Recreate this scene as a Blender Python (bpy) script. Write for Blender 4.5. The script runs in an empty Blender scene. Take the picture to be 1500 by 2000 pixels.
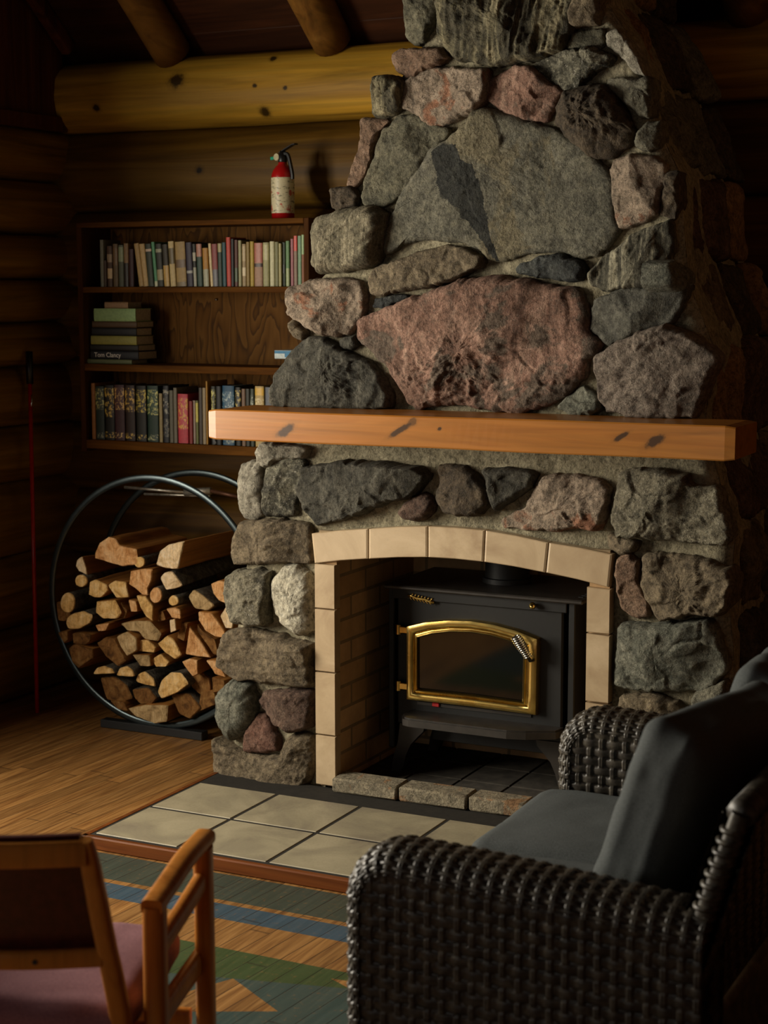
import bpy, math, random
import numpy as np
from mathutils import Vector, Matrix
PI = math.pi
rnd = random.Random(7)
S = bpy.context.scene
COL = S.collection

# ------------------------------------------------------------------ camera
FPX = 3341.07
YAW, PITCH, ROLL = [math.radians(a) for a in (26.347, 7.492, -0.087)]
CAM = np.array([2.155, -4.87, 1.69])
def _basis():
    cy, sy, cp, sp = math.cos(YAW), math.sin(YAW), math.cos(PITCH), math.sin(PITCH)
    f = np.array([-sy*cp, cy*cp, -sp]); r = np.array([cy, sy, 0.]); u = np.cross(r, f)
    cr, sr = math.cos(ROLL), math.sin(ROLL)
    return np.array([r*cr+u*sr, -r*sr+u*cr, f])
MB_ = _basis()
def ray(px, py): return MB_.T @ np.array([(px-750)/FPX, (1000-py)/FPX, 1.])
def on_y(px, py, y=0.):
    r = ray(px, py); return CAM + r*((y-CAM[1])/r[1])
def on_z(px, py, z=0.):
    r = ray(px, py); return CAM + r*((z-CAM[2])/r[2])
def on_x(px, py, x=0.):
    r = ray(px, py); return CAM + r*((x-CAM[0])/r[0])
cd = bpy.data.cameras.new('camera'); cam = bpy.data.objects.new('camera', cd); COL.objects.link(cam)
R3 = Matrix([list(MB_[0]), list(MB_[1]), list(-MB_[2])]).transposed()
cam.matrix_world = Matrix.Translation(Vector(CAM)) @ R3.to_4x4()
cd.sensor_fit = 'HORIZONTAL'; cd.sensor_width = 24; cd.lens = FPX/1500*24
cd.dof.use_dof = True; cd.dof.focus_distance = 5.25; cd.dof.aperture_fstop = 4.2
cd.clip_start = 0.05
S.camera = cam

# ------------------------------------------------------------------ noise
def _h(i, j, k, s):
    n = (i.astype(np.int64)*374761393 + j.astype(np.int64)*668265263 + k.astype(np.int64)*2147483647 + s*974634777) & 0xffffffff
    n = ((n ^ (n >> 13)) * 1274126177) & 0xffffffff
    n = ((n ^ (n >> 16)) * 2246822519) & 0xffffffff
    return ((n ^ (n >> 15)) & 0xffffff) / float(0xffffff)
def vn(P, s=0):
    P = np.asarray(P, float); I = np.floor(P); Fr = P-I; I = I.astype(np.int64); Fr = Fr*Fr*(3-2*Fr)
    x, y, z = Fr[:, 0], Fr[:, 1], Fr[:, 2]; o = 0
    for a in (0, 1):
        for b in (0, 1):
            for c in (0, 1):
                w = (x if a else 1-x)*(y if b else 1-y)*(z if c else 1-z)
                o = o + w*_h(I[:, 0]+a, I[:, 1]+b, I[:, 2]+c, s)
    return o*2-1
def fbm(P, f, oc=4, s=0, g=.5):
    P = np.asarray(P, float)*f; a, o, t = 1., 0., 0.
    for k in range(oc):
        o = o + a*vn(P, s+k*17); t += a; a *= g; P = P*2.03+11.7
    return o/t
def ridge(P, f, oc=3, s=0):
    P = np.asarray(P, float)*f; a, o, t = 1., 0., 0.
    for k in range(oc):
        o = o + a*(1-2*np.abs(vn(P, s+k*31))); t += a; a *= .5; P = P*2.1+5.3
    return o/t

# ------------------------------------------------------------------ object helpers
def mk(name, V, Fc, mat=None, parent=None, smooth=True, mi=None, loc=None):
    me = bpy.data.meshes.new(name)
    me.from_pydata([tuple(map(float, v)) for v in V], [], [tuple(int(i) for i in f) for f in Fc])
    mats = mat if isinstance(mat, (list, tuple)) else [mat]
    for m in mats:
        if m: me.materials.append(m)
    if mi is not None: me.polygons.foreach_set('material_index', np.asarray(mi, dtype=np.int32))
    me.polygons.foreach_set('use_smooth', np.full(len(me.polygons), bool(smooth)))
    me.update()
    if len(Fc) < 15000:
        import bmesh
        bm = bmesh.new(); bm.from_mesh(me); bmesh.ops.recalc_face_normals(bm, faces=bm.faces); bm.to_mesh(me); bm.free()
    if smooth == 'auto':
        try: me.set_sharp_from_angle(angle=math.radians(38))
        except Exception: pass
    o = bpy.data.objects.new(name, me); COL.objects.link(o)
    if parent is not None: o.parent = parent
    if loc is not None: o.location = loc
    return o
def tag(o, label=None, cat=None, group=None, kind=None):
    if label: o['label'] = label
    if cat: o['category'] = cat
    if group: o['group'] = group
    if kind: o['kind'] = kind
    return o
def empty(name, loc=(0, 0, 0), rz=0., label=None, cat=None, group=None, kind=None):
    o = bpy.data.objects.new(name, None); COL.objects.link(o); o.location = loc; o.rotation_euler = (0, 0, rz)
    o.empty_display_size = .05
    return tag(o, label, cat, group, kind)
class MB:
    """mesh accumulator"""
    def __init__(s): s.V = []; s.F = []; s.M = []
    def add(s, V, F, m=0):
        b = len(s.V); s.V += [tuple(v) for v in V]; s.F += [tuple(i+b for i in f) for f in F]; s.M += [m]*len(F); return s
    def box(s, x0, x1, y0, y1, z0, z1, m=0, bev=0.0):
        if bev <= 0:
            V = [(x, y, z) for z in (z0, z1) for y in (y0, y1) for x in (x0, x1)]
            return s.add(V, [(0, 2, 3, 1), (4, 5, 7, 6), (0, 1, 5, 4), (2, 6, 7, 3), (0, 4, 6, 2), (1, 3, 7, 5)], m)
        b = min(bev, (x1-x0)/2.01, (y1-y0)/2.01, (z1-z0)/2.01)
        xs, ys, zs = (x0, x1), (y0, y1), (z0, z1); V = []; idx = {}
        for i in (0, 1):
            for j in (0, 1):
                for k in (0, 1):
                    sx, sy, sz = (1, -1)[i], (1, -1)[j], (1, -1)[k]
                    for ax in range(3):
                        p = [xs[i]+sx*b, ys[j]+sy*b, zs[k]+sz*b]; p[ax] = (xs[i], ys[j], zs[k])[ax]
                        idx[(i, j, k, ax)] = len(V); V.append(tuple(p))
        F = []
        for ax in range(3):
            o = [a for a in range(3) if a != ax]
            for e in (0, 1):
                q = []
                for (u, v) in ((0, 0), (1, 0), (1, 1), (0, 1)):
                    c = [0, 0, 0]; c[ax] = e; c[o[0]] = u; c[o[1]] = v; q.append(idx[(*c, ax)])
                F.append(q if (e == 1) == (ax != 1) else q[::-1])
            # edges along axis ax
            for u in (0, 1):
                for v in (0, 1):
                    c0 = [0, 0, 0]; c0[o[0]] = u; c0[o[1]] = v; c1 = list(c0); c1[ax] = 1
                    q = [idx[(*c0, o[0])], idx[(*c0, o[1])], idx[(*c1, o[1])], idx[(*c1, o[0])]]
                    F.append(q)
        for i in (0, 1):
            for j in (0, 1):
                for k in (0, 1): F.append([idx[(i, j, k, a)] for a in range(3)])
        return s.add(V, F, m)
    def prism(s, poly, axis, a0, a1, m=0, mcap=None):
        """poly: 2D points; axis 'y' -> (x,z), 'x' -> (y,z), 'z' -> (x,y)"""
        n = len(poly)
        def P(p, a):
            return {'y': (p[0], a, p[1]), 'x': (a, p[0], p[1]), 'z': (p[0], p[1], a)}[axis]
        V = [P(p, a0) for p in poly]+[P(p, a1) for p in poly]
        s.add(V, [tuple(range(n)), tuple(range(2*n-1, n-1, -1))], m if mcap is None else mcap)
        b = len(s.V)-2*n
        for i in range(n):
            j = (i+1) % n; s.F.append((b+i, b+j, b+n+j, b+n+i)); s.M.append(m)
        return s
    def sweep(s, path, w, h=None, up=(0, 0, 1), m=0, n=4, p=4.0, taper=None, cap=True):
        """rounded rectangle (superellipse) swept along a path; w across, h along 'up'"""
        h = w if h is None else h; path = [Vector(q) for q in path]; N = len(path)
        k = 4*n; sec = []
        for i in range(k):
            a = 2*PI*(i+.5)/k; c, q = math.cos(a), math.sin(a)
            sec.append((math.copysign(abs(c)**(2/p), c)*w/2, math.copysign(abs(q)**(2/p), q)*h/2))
        up = Vector(up); V = []
        for i, q in enumerate(path):
            t = (path[min(i+1, N-1)]-path[max(i-1, 0)]).normalized()
            sd = t.cross(up)
            if sd.length < 1e-4: sd = t.cross(Vector((0, 1, 0)))
            sd.normalize(); u = sd.cross(t).normalized(); sc = taper[i] if taper else 1.
            sc = (sc, sc) if not isinstance(sc, (tuple, list)) else sc
            for a, b in sec: V.append(tuple(q+sd*a*sc[0]+u*b*sc[1]))
        F = []
        for i in range(N-1):
            for j in range(k):
                j2 = (j+1) % k; F.append((i*k+j, i*k+j2, (i+1)*k+j2, (i+1)*k+j))
        if cap: F += [tuple(range(k-1, -1, -1)), tuple((N-1)*k+j for j in range(k))]
        return s.add(V, F, m)
    def tube(s, path, r, m=0, n=3, taper=None, up=(0, 0, 1)): return s.sweep(path, 2*r, 2*r, up=up, m=m, n=n, p=2.0, taper=taper)
    def lathe(s, prof, c=(0, 0, 0), axis='z', n=24, m=0):
        V = []
        for r, z in prof:
            for i in range(n):
                a = 2*PI*i/n; q = (r*math.cos(a), r*math.sin(a), z)
                if axis == 'y': q = (q[0], q[2], q[1])
                if axis == 'x': q = (q[2], q[0], q[1])
                V.append((c[0]+q[0], c[1]+q[1], c[2]+q[2]))
        F = []
        for k in range(len(prof)-1):
            for i in range(n):
                j = (i+1) % n; F.append((k*n+i, k*n+j, (k+1)*n+j, (k+1)*n+i))
        F += [tuple(range(n-1, -1, -1)), tuple((len(prof)-1)*n+i for i in range(n))]
        return s.add(V, F, m)
    def build(s, name, mat, parent=None, smooth=False, loc=None):
        return mk(name, s.V, s.F, mat, parent, smooth, s.M, loc)
def smooth_path(pts, n=8):
    pts = [Vector(p) for p in pts]; out = []
    P = [pts[0]*2-pts[1]]+pts+[pts[-1]*2-pts[-2]]
    for i in range(1, len(P)-2):
        for k in range(n):
            t = k/n; a, b, c, d = P[i-1], P[i], P[i+1], P[i+2]
            out.append(.5*((2*b)+(c-a)*t+(2*a-5*b+4*c-d)*t*t+(3*b-a-3*c+d)*t**3))
    out.append(pts[-1]); return out

# ------------------------------------------------------------------ materials
class NT:
    def __init__(s, name):
        s.m = bpy.data.materials.new(name); s.m.use_nodes = True; s.t = s.m.node_tree
        s.b = s.t.nodes['Principled BSDF']; s.N = s.t.nodes; s.L = s.t.links
        s.tc = s.N.new('ShaderNodeTexCoord').outputs['Object']
    def n(s, typ, **kw):
        o = s.N.new(typ)
        for k, v in kw.items(): setattr(o, k, v)
        return o
    def set(s, sock, v):
        if hasattr(v, 'is_output'): s.L.new(v, sock)
        else:
            if isinstance(v, (tuple, list)) and len(v) == 3 and sock.type == 'RGBA': v = (*v, 1)
            sock.default_value = v
    def map(s, sc=(1, 1, 1), rot=(0, 0, 0), loc=(0, 0, 0), src=None):
        o = s.n('ShaderNodeMapping'); s.L.new(src or s.tc, o.inputs[0]); o.inputs['Location'].default_value = loc
        o.inputs['Rotation'].default_value = rot; o.inputs['Scale'].default_value = sc; return o.outputs[0]
    def noise(s, sc, det=5, rough=.55, vec=None, dist=0.):
        o = s.n('ShaderNodeTexNoise'); s.L.new(vec or s.tc, o.inputs['Vector']); o.inputs['Scale'].default_value = sc
        o.inputs['Detail'].default_value = det; o.inputs['Roughness'].default_value = rough; o.inputs['Distortion'].default_value = dist
        return o.outputs[0]
    def vor(s, sc, vec=None, feat='F1', out='Distance'):
        o = s.n('ShaderNodeTexVoronoi', feature=feat); s.L.new(vec or s.tc, o.inputs['Vector']); o.inputs['Scale'].default_value = sc
        return o.outputs[out]
    def ramp(s, f, stops, interp='LINEAR'):
        o = s.n('ShaderNodeValToRGB'); s.L.new(f, o.inputs[0]); e = o.color_ramp.elements; o.color_ramp.interpolation = interp
        while len(e) < len(stops): e.new(.5)
        for q, (p, c) in zip(e, stops):
            q.position = p; q.color = (*c, 1) if isinstance(c, (tuple, list)) else (c, c, c, 1)
        return o.outputs[0]
    def math(s, op, a, b=0., c=0., clamp=False):
        o = s.n('ShaderNodeMath', operation=op); o.use_clamp = clamp
        for i, v in enumerate((a, b, c)): s.set(o.inputs[i], v)
        return o.outputs[0]
    def mix(s, f, a, b, mode='MIX'):
        o = s.n('ShaderNodeMixRGB', blend_type=mode); s.set(o.inputs[0], f); s.set(o.inputs[1], a); s.set(o.inputs[2], b); return o.outputs[0]
    def sep(s, src=None):
        o = s.n('ShaderNodeSeparateXYZ'); s.L.new(src or s.tc, o.inputs[0]); return o.outputs
    def bump(s, h, st=.3, d=.01, prev=None):
        o = s.n('ShaderNodeBump'); s.L.new(h, o.inputs['Height']); o.inputs['Strength'].default_value = st; o.inputs['Distance'].default_value = d
        if prev: s.L.new(prev, o.inputs['Normal'])
        return o.outputs[0]
    def fin(s, col=None, rough=None, nor=None, metal=None, spec=None, **kw):
        if col is not None: s.set(s.b.inputs['Base Color'], col)
        if rough is not None: s.set(s.b.inputs['Roughness'], rough)
        if nor is not None: s.L.new(nor, s.b.inputs['Normal'])
        if metal is not None: s.b.inputs['Metallic'].default_value = metal
        if spec is not None: s.b.inputs['Specular IOR Level'].default_value = spec
        for k, v in kw.items(): s.b.inputs[k].default_value = v
        return s.m
def hexc(h):
    v = [int(h[i:i+2], 16)/255 for i in (0, 2, 4)]
    return tuple(c/12.92 if c <= .04045 else ((c+.055)/1.055)**2.4 for c in v)
def H(h): return hexc(h)
def plain(name, c, rough=.6, metal=0., spec=.5, var=.15, sc=30):
    t = NT(name); c = H(c) if isinstance(c, str) else c
    f = t.noise(sc, 4); d = tuple(x*(1-var) for x in c); e = tuple(min(1, x*(1+var)) for x in c)
    return t.fin(t.ramp(f, [(.35, d), (.65, e)]), rough, None, metal, spec)
def wood(name, dark, mid, light, axis=0, scale=1., rough=.45, knots=(), kcol=None, bump=.15, coat=0., krot=0., kst=1., spec=.12):
    t = NT(name); dark, mid, light = H(dark), H(mid), H(light)
    sc = [22*scale]*3; sc[axis] = 1.3*scale
    v = t.map(tuple(sc)); f1 = t.noise(1., 6, .6, v, 1.2)
    sc2 = [90*scale]*3; sc2[axis] = 3*scale; f2 = t.noise(1., 4, .6, t.map(tuple(sc2)), .4)
    col = t.ramp(f1, [(.25, dark), (.48, mid), (.75, light)])
    col = t.mix(.35, col, t.ramp(f2, [(.3, dark), (.6, light)]), 'MULTIPLY' if False else 'OVERLAY')
    big = t.noise(1.6*scale, 3, .5)
    col = t.mix(t.ramp(big, [(.35, .35), (.65, 0.)]), col, mid)
    kd = kcol or tuple(x*.3 for x in dark)
    for (c, r) in knots:
        o1 = t.n('ShaderNodeVectorMath', operation='SUBTRACT'); t.L.new(t.tc, o1.inputs[0]); o1.inputs[1].default_value = c
        o2 = t.n('ShaderNodeVectorRotate', rotation_type='Y_AXIS'); t.L.new(o1.outputs[0], o2.inputs['Vector']); o2.inputs['Angle'].default_value = krot
        mp = t.map(tuple(1/q for q in r), src=o2.outputs[0])
        ln = t.n('ShaderNodeVectorMath', operation='LENGTH'); t.L.new(mp, ln.inputs[0])
        wob = t.math('ADD', ln.outputs['Value'], t.math('MULTIPLY', t.math('SUBTRACT', t.noise(38, 5, .65), .5), 1.3))
        w2 = t.math('MULTIPLY', wob, .4)
        col = t.mix(t.ramp(w2, [(.28, .75*kst), (.62, 0.)]), col, tuple(x*.8+y*.2 for x, y in zip(dark, mid)))
        col = t.mix(t.ramp(w2, [(.24, kst), (.40, 0.)]), col, kd)
    nb = t.bump(f1, bump, .004, t.bump(f2, bump*.7, .002))
    m = t.fin(col, rough, nb, spec=spec)
    if coat: t.b.inputs['Coat Weight'].default_value = coat; t.b.inputs['Coat Roughness'].default_value = .18
    return m
def stone(name, a, b, c, speck='D8D2C4', dark='1A1917', sp=.35, strata=None, rough=.85, fine=230, patch=None, bst=.95):
    """a,b,c: dark / mid / light body tones; strata: (rotation, stretch)"""
    t = NT(name); a, b, c = H(a), H(b), H(c)
    off = (rnd.random()*9, rnd.random()*9, rnd.random()*9)
    v0 = t.map(loc=off)
    f = t.noise(9, 8, .62, v0, .5)
    col = t.ramp(f, [(.3, a), (.5, b), (.68, c)])
    f2 = t.noise(38, 6, .7, v0)
    col = t.mix(.55, col, t.ramp(f2, [(.32, a), (.5, b), (.66, c)]))
    hh = f2
    if strata:
        rot, st, amt = strata
        vs = t.map((st, 8, 1.), loc=off, rot=(0, rot, 0))
        vs = t.map((st, 10, 4.), rot=(0, rot, 0))
        fs = t.noise(1., 7, .7, vs, 1.0)
        col = t.mix(amt, col, t.ramp(fs, [(.35, tuple(x*.35 for x in a)), (.48, a), (.55, b), (.66, c)]))
        hh = t.math('ADD', t.math('MULTIPLY', f2, .4), fs)
    if patch:
        pc, th, ps = patch; fp = t.noise(ps, 5, .6, t.map(loc=tuple(o+3 for o in off)), .6)
        col = t.mix(t.ramp(fp, [(th, 0.), (th+.05, .85)]), col, H(pc))
    g = t.noise(fine, 3, .8, v0); g3_ = t.noise(75, 5, .75, v0)
    col = t.mix(.75, col, t.ramp(g3_, [(.37, .28), (.5, .88), (.59, 1.05)]), 'MULTIPLY')
    col = t.mix(.5, col, t.ramp(t.noise(22, 6, .7, v0, .8), [(.38, .5), (.5, .9), (.60, 1.)]), 'MULTIPLY')
    col = t.mix(1., col, (1.32, 1.30, 1.24), 'MULTIPLY')
    col = t.mix(t.ramp(g, [(.60, 0.), (.70, sp)]), col, H(speck))
    col = t.mix(t.ramp(g, [(.30, min(1, sp*2)), (.42, 0.)]), col, H(dark))
    g2 = t.noise(110, 4, .75, v0)
    n1 = t.bump(hh, bst, .016); n2 = t.bump(g2, bst, .009, n1); n3 = t.bump(g, bst*.6, .003, n2)
    return t.fin(col, rough, n3, spec=.3)

# ------------------------------------------------------------------ shared materials
M = {}
M['log'] = wood('golden log', '2E1E0C', '5E4216', '846424', 0, .55, .5, bump=.5)
_la = [on_y(x, y, .97) for x, y in ((347, 158), (190, 211), (512, 219), (528, 113), (500, 168), (560, 172))]
M['log_knots'] = wood('knotty golden log', '5E4416', '9A7A2C', 'C8A444', 0, .55, .5, bump=.35, knots=[((p[0], p[1], p[2]), (r*1.35, .08, r)) for p, r in zip(_la, (.03, .016, .02, .012, .008, .008))])
_lb = on_y(383, 331, .98)
M['log_b'] = wood('brown log', '33230A', '5E4414', '86682A', 0, .55, .5, bump=.45, knots=[((_lb[0], _lb[1], _lb[2]), (.02, .08, .015))])
M['log_y'] = wood('golden log along', '33220C', '7A581E', 'A07C34', 1, .55, .55, bump=.5)
M['board'] = wood('red brown board', '2A140A', '4E2812', '6A3A1C', 2, .8, .5)
M['ceil'] = wood('dark ceiling board', '1E1008', '3A2010', '54301A', 0, .8, .6)
M['beam'] = wood('rafter log', '38240E', '6E4C20', '8E6830', 1, .5, .5)
M['case'] = wood('bookcase wood', '2A1606', '5A380F', '78501C', 0, 1.2, .75, spec=.08)
M['case_v'] = wood('bookcase upright wood', '241206', '482A10', '5E3E18', 2, 1.2, .75, spec=.08)
M['black_iron'] = plain('black iron', '101010', .55, .0, .4, .2, 60)
M['rack_metal'] = plain('grey steel tube', '3E4648', .3, .9, .5, .1)
M['steel'] = plain('worn steel', 'C4BEB0', .45, .9, .5, .25, 50)

# ------------------------------------------------------------------ floor
def floor_mat():
    t = NT('strip floor with painted pattern')
    th = math.radians(5.0)
    v = t.map(rot=(0, 0, th)); X, Y, Z = t.sep(v)
    w = .062
    u = t.math('DIVIDE', X, w); idn = t.math('FLOOR', u); fr = t.math('FRACT', u)
    wn = t.n('ShaderNodeTexWhiteNoise', noise_dimensions='1D'); t.L.new(idn, wn.inputs['W']); rv = wn.outputs['Value']
    # board ends
    yy = t.math('ADD', t.math('DIVIDE', Y, .9), t.math('MULTIPLY', rv, 7.3)); yid = t.math('FLOOR', yy); yfr = t.math('FRACT', yy)
    wn2 = t.n('ShaderNodeTexWhiteNoise', noise_dimensions='2D'); cb = t.n('ShaderNodeCombineXYZ'); t.L.new(idn, cb.inputs[0]); t.L.new(yid, cb.inputs[1]); t.L.new(cb.outputs[0], wn2.inputs['Vector']); r2 = wn2.outputs['Value']
    gr = t.noise(1, 6, .6, t.map((55, 3, 1), rot=(0, 0, th)), 1.)
    col = t.ramp(gr, [(.3, H('684220')), (.5, H('8C6232')), (.7, H('A67A44'))])
    col = t.mix(1., col, t.ramp(r2, [(0, .62), (1, 1.0)]), 'MULTIPLY')
    X0, Y0, Z0 = t.sep()
    def band(s, a, b):
        return t.math('MULTIPLY', t.math('GREATER_THAN', s, a), t.math('LESS_THAN', s, b))
    def poly(pts):
        m = None; n = len(pts)
        ar = sum(pts[i][0]*pts[(i+1) % n][1]-pts[(i+1) % n][0]*pts[i][1] for i in range(n))
        if ar < 0: pts = pts[::-1]
        for i in range(n):
            (x1, y1), (x2, y2) = pts[i], pts[(i+1) % n]; nx, ny = -(y2-y1), (x2-x1)
            d = t.math('ADD', t.math('ADD', t.math('MULTIPLY', X0, nx), t.math('MULTIPLY', Y0, ny)), -(nx*x1+ny*y1))
            g = t.math('GREATER_THAN', d, 0.); m = g if m is None else t.math('MULTIPLY', m, g)
        return m
    inx = band(X0, -.86, 2.2)
    wear = t.noise(60, 5, .7); wr = t.ramp(wear, [(.28, .35), (.42, .92)])
    def paint(col, mask, c1, c2):
        pc = t.mix(t.noise(7, 4), H(c1), H(c2)); pc = t.mix(.35, pc, t.ramp(gr, [(.3, .5), (.7, 1.)]), 'MULTIPLY')
        return t.mix(t.math('MULTIPLY', t.math('MULTIPLY', mask, inx), wr), col, pc)
    col = paint(col, band(Y0, -.968, -.785), '2A3A30', '2E403C')
    col = paint(col, band(Y0, -1.092, -.993), '28424A', '2C5068')
    g3 = band(Y0, -2.4, -1.266)
    for pp in ([(-.052, -1.589), (.013, -1.648), (.226, -1.541), (.03, -1.422)], [(.246, -1.316), (.62, -1.28), (.62, -1.50)],
               [(-.35, -1.75), (-.05, -1.60), (-.4, -1.4), (-.6, -1.5)], [(.2, -1.95), (.6, -1.75), (.9, -1.95), (.6, -2.1)]):
        g3 = t.math('MULTIPLY', g3, t.math('SUBTRACT', 1., poly(pp)))
    lo = t.math('LESS_THAN', t.math('ADD', Y0, t.math('MULTIPLY', X0, -.25)), -1.43)
    col = paint(col, t.math('MULTIPLY', g3, t.math('SUBTRACT', 1., lo)), '28401F', '304C2A')
    col = paint(col, t.math('MULTIPLY', g3, lo), '28403C', '2E4A4A')
    seam = t.ramp(t.math('ABSOLUTE', t.math('SUBTRACT', fr, .5)), [(.47, 0.), (.495, .85)])
    es = t.ramp(t.math('ABSOLUTE', t.math('SUBTRACT', yfr, .5)), [(.495, 0.), (.499, .7)])
    sm = t.math('MAXIMUM', seam, es)
    col = t.mix(sm, col, H('1E120A'))
    nb = t.bump(t.math('SUBTRACT', t.math('MULTIPLY', gr, .15), sm), .4, .002)
    return t.fin(col, t.ramp(gr, [(.3, .42), (.7, .55)]), nb, spec=.4)
FL = MB().box(-2.6, 3.2, -6.6, 1.3, -.05, 0.).build('floor', floor_mat()); tag(FL, kind='structure')

# ------------------------------------------------------------------ log walls, ceiling
def log_mesh(mb, axis, a0, a1, c1, zc, rp, rz, seed, side, na=None, step=.05, amp=.010, full=False):
    """horizontal log; axis 'x' or 'y'; c1 = the other horizontal coordinate of its centre; side = +-1 room side"""
    nl = int((a1-a0)/step)+1; nc = 28
    A = np.linspace(a0, a1, nl)
    th = np.linspace(-PI/2, PI/2, nc) if not full else np.linspace(-PI, PI, nc)
    AA, TT = np.meshgrid(A, th, indexing='ij'); AA = AA.ravel(); TT = TT.ravel()
    P0 = np.stack([AA*1.0+seed*3.1, np.cos(TT)*.5+seed, np.sin(TT)*.5], 1)
    d = 1+fbm(P0, 1.1, 3, seed)*.07+fbm(P0*np.array([1, 4, 4]), 3, 3, seed+5)*.025
    q = c1+side*np.sign(np.cos(TT))*np.abs(np.cos(TT))**.6*rp*d; z = zc+np.sign(np.sin(TT))*np.abs(np.sin(TT))**.95*rz*d
    V = np.stack([AA, q, z] if axis == 'x' else [q, AA, z], 1)
    F = [(i*nc+j, i*nc+j+1, (i+1)*nc+j+1, (i+1)*nc+j) for i in range(nl-1) for j in range(nc-1)]
    F += [tuple(range(nc)), tuple((nl-1)*nc+j for j in range(nc))]
    mb.add(V, F)
def wall_log(parent, mat, *a, **k):
    mb = MB(); log_mesh(mb, *a, **k); return mb.build('log', mat, parent, smooth='auto')
WB = MB().box(-2.5, 3.1, 1.14, 1.3, 0, 2.9).build('wall_back', M['log']); tag(WB, kind='structure')
seams = [2.60, 2.325, 2.0, 1.69, 1.40, 1.12, .84, .55, .27, 0.0]
for i in range(len(seams)-1):
    zt, zb = seams[i], seams[i+1]
    m = M['log_knots'] if i == 0 else (M['log_b'] if i == 1 else M['log'])
    wall_log(WB, m, 'x', -2.5, 3.1, 1.14, (zt+zb)/2, .185 if i == 0 else .135, (zt-zb)/2*1.03, 3+i, -1)
WL = MB().box(-2.62, -2.36, -6.6, -2.9, 0, 2.4).box(-2.62, -2.36, -.9, 1.3, 0, 2.4).box(-2.62, -2.36, -2.9, -.9, 0, .75).box(-2.62, -2.36, -2.9, -.9, 2.35, 2.4).build('wall_left', M['log_y']); tag(WL, kind='structure')
ls = [2.34, 2.122, 1.904, 1.724, 1.55, 1.371, 1.128, .903, .6, .3, 0.]
for i in range(len(ls)-1):
    zt, zb = ls[i], ls[i+1]
    segs = [(-6.6, 1.1)] if (zt < .8) else [(-6.6, -2.9), (-.9, 1.1)]
    for a, b in segs:
        wall_log(WL, M['log_y'], 'y', a, b, -2.37, (zt+zb)/2, .15, (zt-zb)/2*1.04, 40+i, 1)
# board cladding above the left logs
bb = MB()
y = -6.6
while y < 1.0:
    bb.box(-2.6, -2.235, y, min(y+.128, 1.02), 2.36, 5.8, bev=.003); y += .13
pn = bb.build('panel', M['board'], WL)
MB().box(-2.6, -2.215, -6.6, 1.02, 2.325, 2.385, bev=.004).build('panel_rail', M['board'], WL)
SL = .80
def cz(y): return 2.70+SL*(1.0-y) if y > -3 else 2.70+SL*4-SL*(-3-y)
cb = MB()
y = 1.3
while y > -6.6:
    y2 = y-.14; cb.add([(-2.62, y, cz(y)), (3.2, y, cz(y)), (3.2, y2+.004, cz(y2+.004)), (-2.62, y2+.004, cz(y2+.004)), (-2.62, y, cz(y)+.04), (3.2, y, cz(y)+.04), (3.2, y2, cz(y2)+.05), (-2.62, y2, cz(y2)+.05)],
        [(0, 3, 2, 1), (4, 5, 6, 7), (0, 1, 5, 4), (2, 3, 7, 6)]); y = y2
CE = cb.build('ceiling', M['ceil']); tag(CE, kind='structure')
def rafter(x, r, seed):
    pts = [(x, 1.02, 2.615), (x, -3.0, 2.615+SL*4.02)]
    L = 60; nc = 20; V = []; F = []
    a, b = Vector(pts[0]), Vector(pts[1]); t = (b-a).normalized(); s1 = Vector((1, 0, 0)); u = s1.cross(t)
    for i in range(L):
        q = a.lerp(b, i/(L-1))
        for j in range(nc):
            an = 2*PI*j/nc; n = vn(np.array([[i*.3+seed, math.cos(an)+seed, math.sin(an)]]), seed)[0]
            V.append(tuple(q+(s1*math.cos(an)+u*math.sin(an))*r*(1+.06*n)))
    for i in range(L-1):
        for j in range(nc): F.append((i*nc+j, i*nc+(j+1) % nc, (i+1)*nc+(j+1) % nc, (i+1)*nc+j))
    F += [tuple(range(nc-1, -1, -1)), tuple((L-1)*nc+j for j in range(nc))]
    mk('beam', V, F, M['beam'], CE, smooth=True)
for x in (-1.70, -.98, -.2, .62, 1.4, 2.2): rafter(x, .078, int(x*10)+50)
MB().sweep([(-2.19, 1.0, 2.66), (-2.19, -3.0, 2.66+SL*4)], .05, .07).build('trim_1', M['board']); tag(bpy.data.objects['trim_1'], kind='structure')
WR = MB().box(3.1, 3.3, -6.6, 1.3, 0, 6.2).build('wall_right', M['board']); tag(WR, kind='structure')
WF = MB().box(-2.6, 3.3, -6.8, -6.6, 0, .8).box(-2.6, 3.3, -6.8, -6.6, 2.1, 3.6).box(-2.6, -1.6, -6.8, -6.6, .8, 2.1).box(.6, 3.3, -6.8, -6.6, .8, 2.1).build('wall_front', M['board']); tag(WF, kind='structure')
def window(n, plane, c, a0, a1, z0, z1):
    """timber window frame with muntins and panes"""
    mb = MB(); t = .045
    def B(u0, u1, w0, w1, d0, d1):
        if plane == 'x': mb.box(c+d0, c+d1, u0, u1, w0, w1)
        else: mb.box(u0, u1, c+d0, c+d1, w0, w1)
    B(a0, a0+.07, z0, z1, -t, t); B(a1-.07, a1, z0, z1, -t, t); B(a0, a1, z0, z0+.07, -t, t); B(a0, a1, z1-.07, z1, -t, t)
    mid = (a0+a1)/2; B(mid-.025, mid+.025, z0, z1, -t*.7, t*.7)
    o = mb.build('window_%d' % n, M['case']); tag(o, kind='structure'); return o
window(1, 'x', -2.45, -2.9, -.9, .75, 2.35)
window(2, 'y', -6.7, -1.6, .6, .8, 2.1)  # unseen window added in the front wall to carry a weak fill

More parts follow.
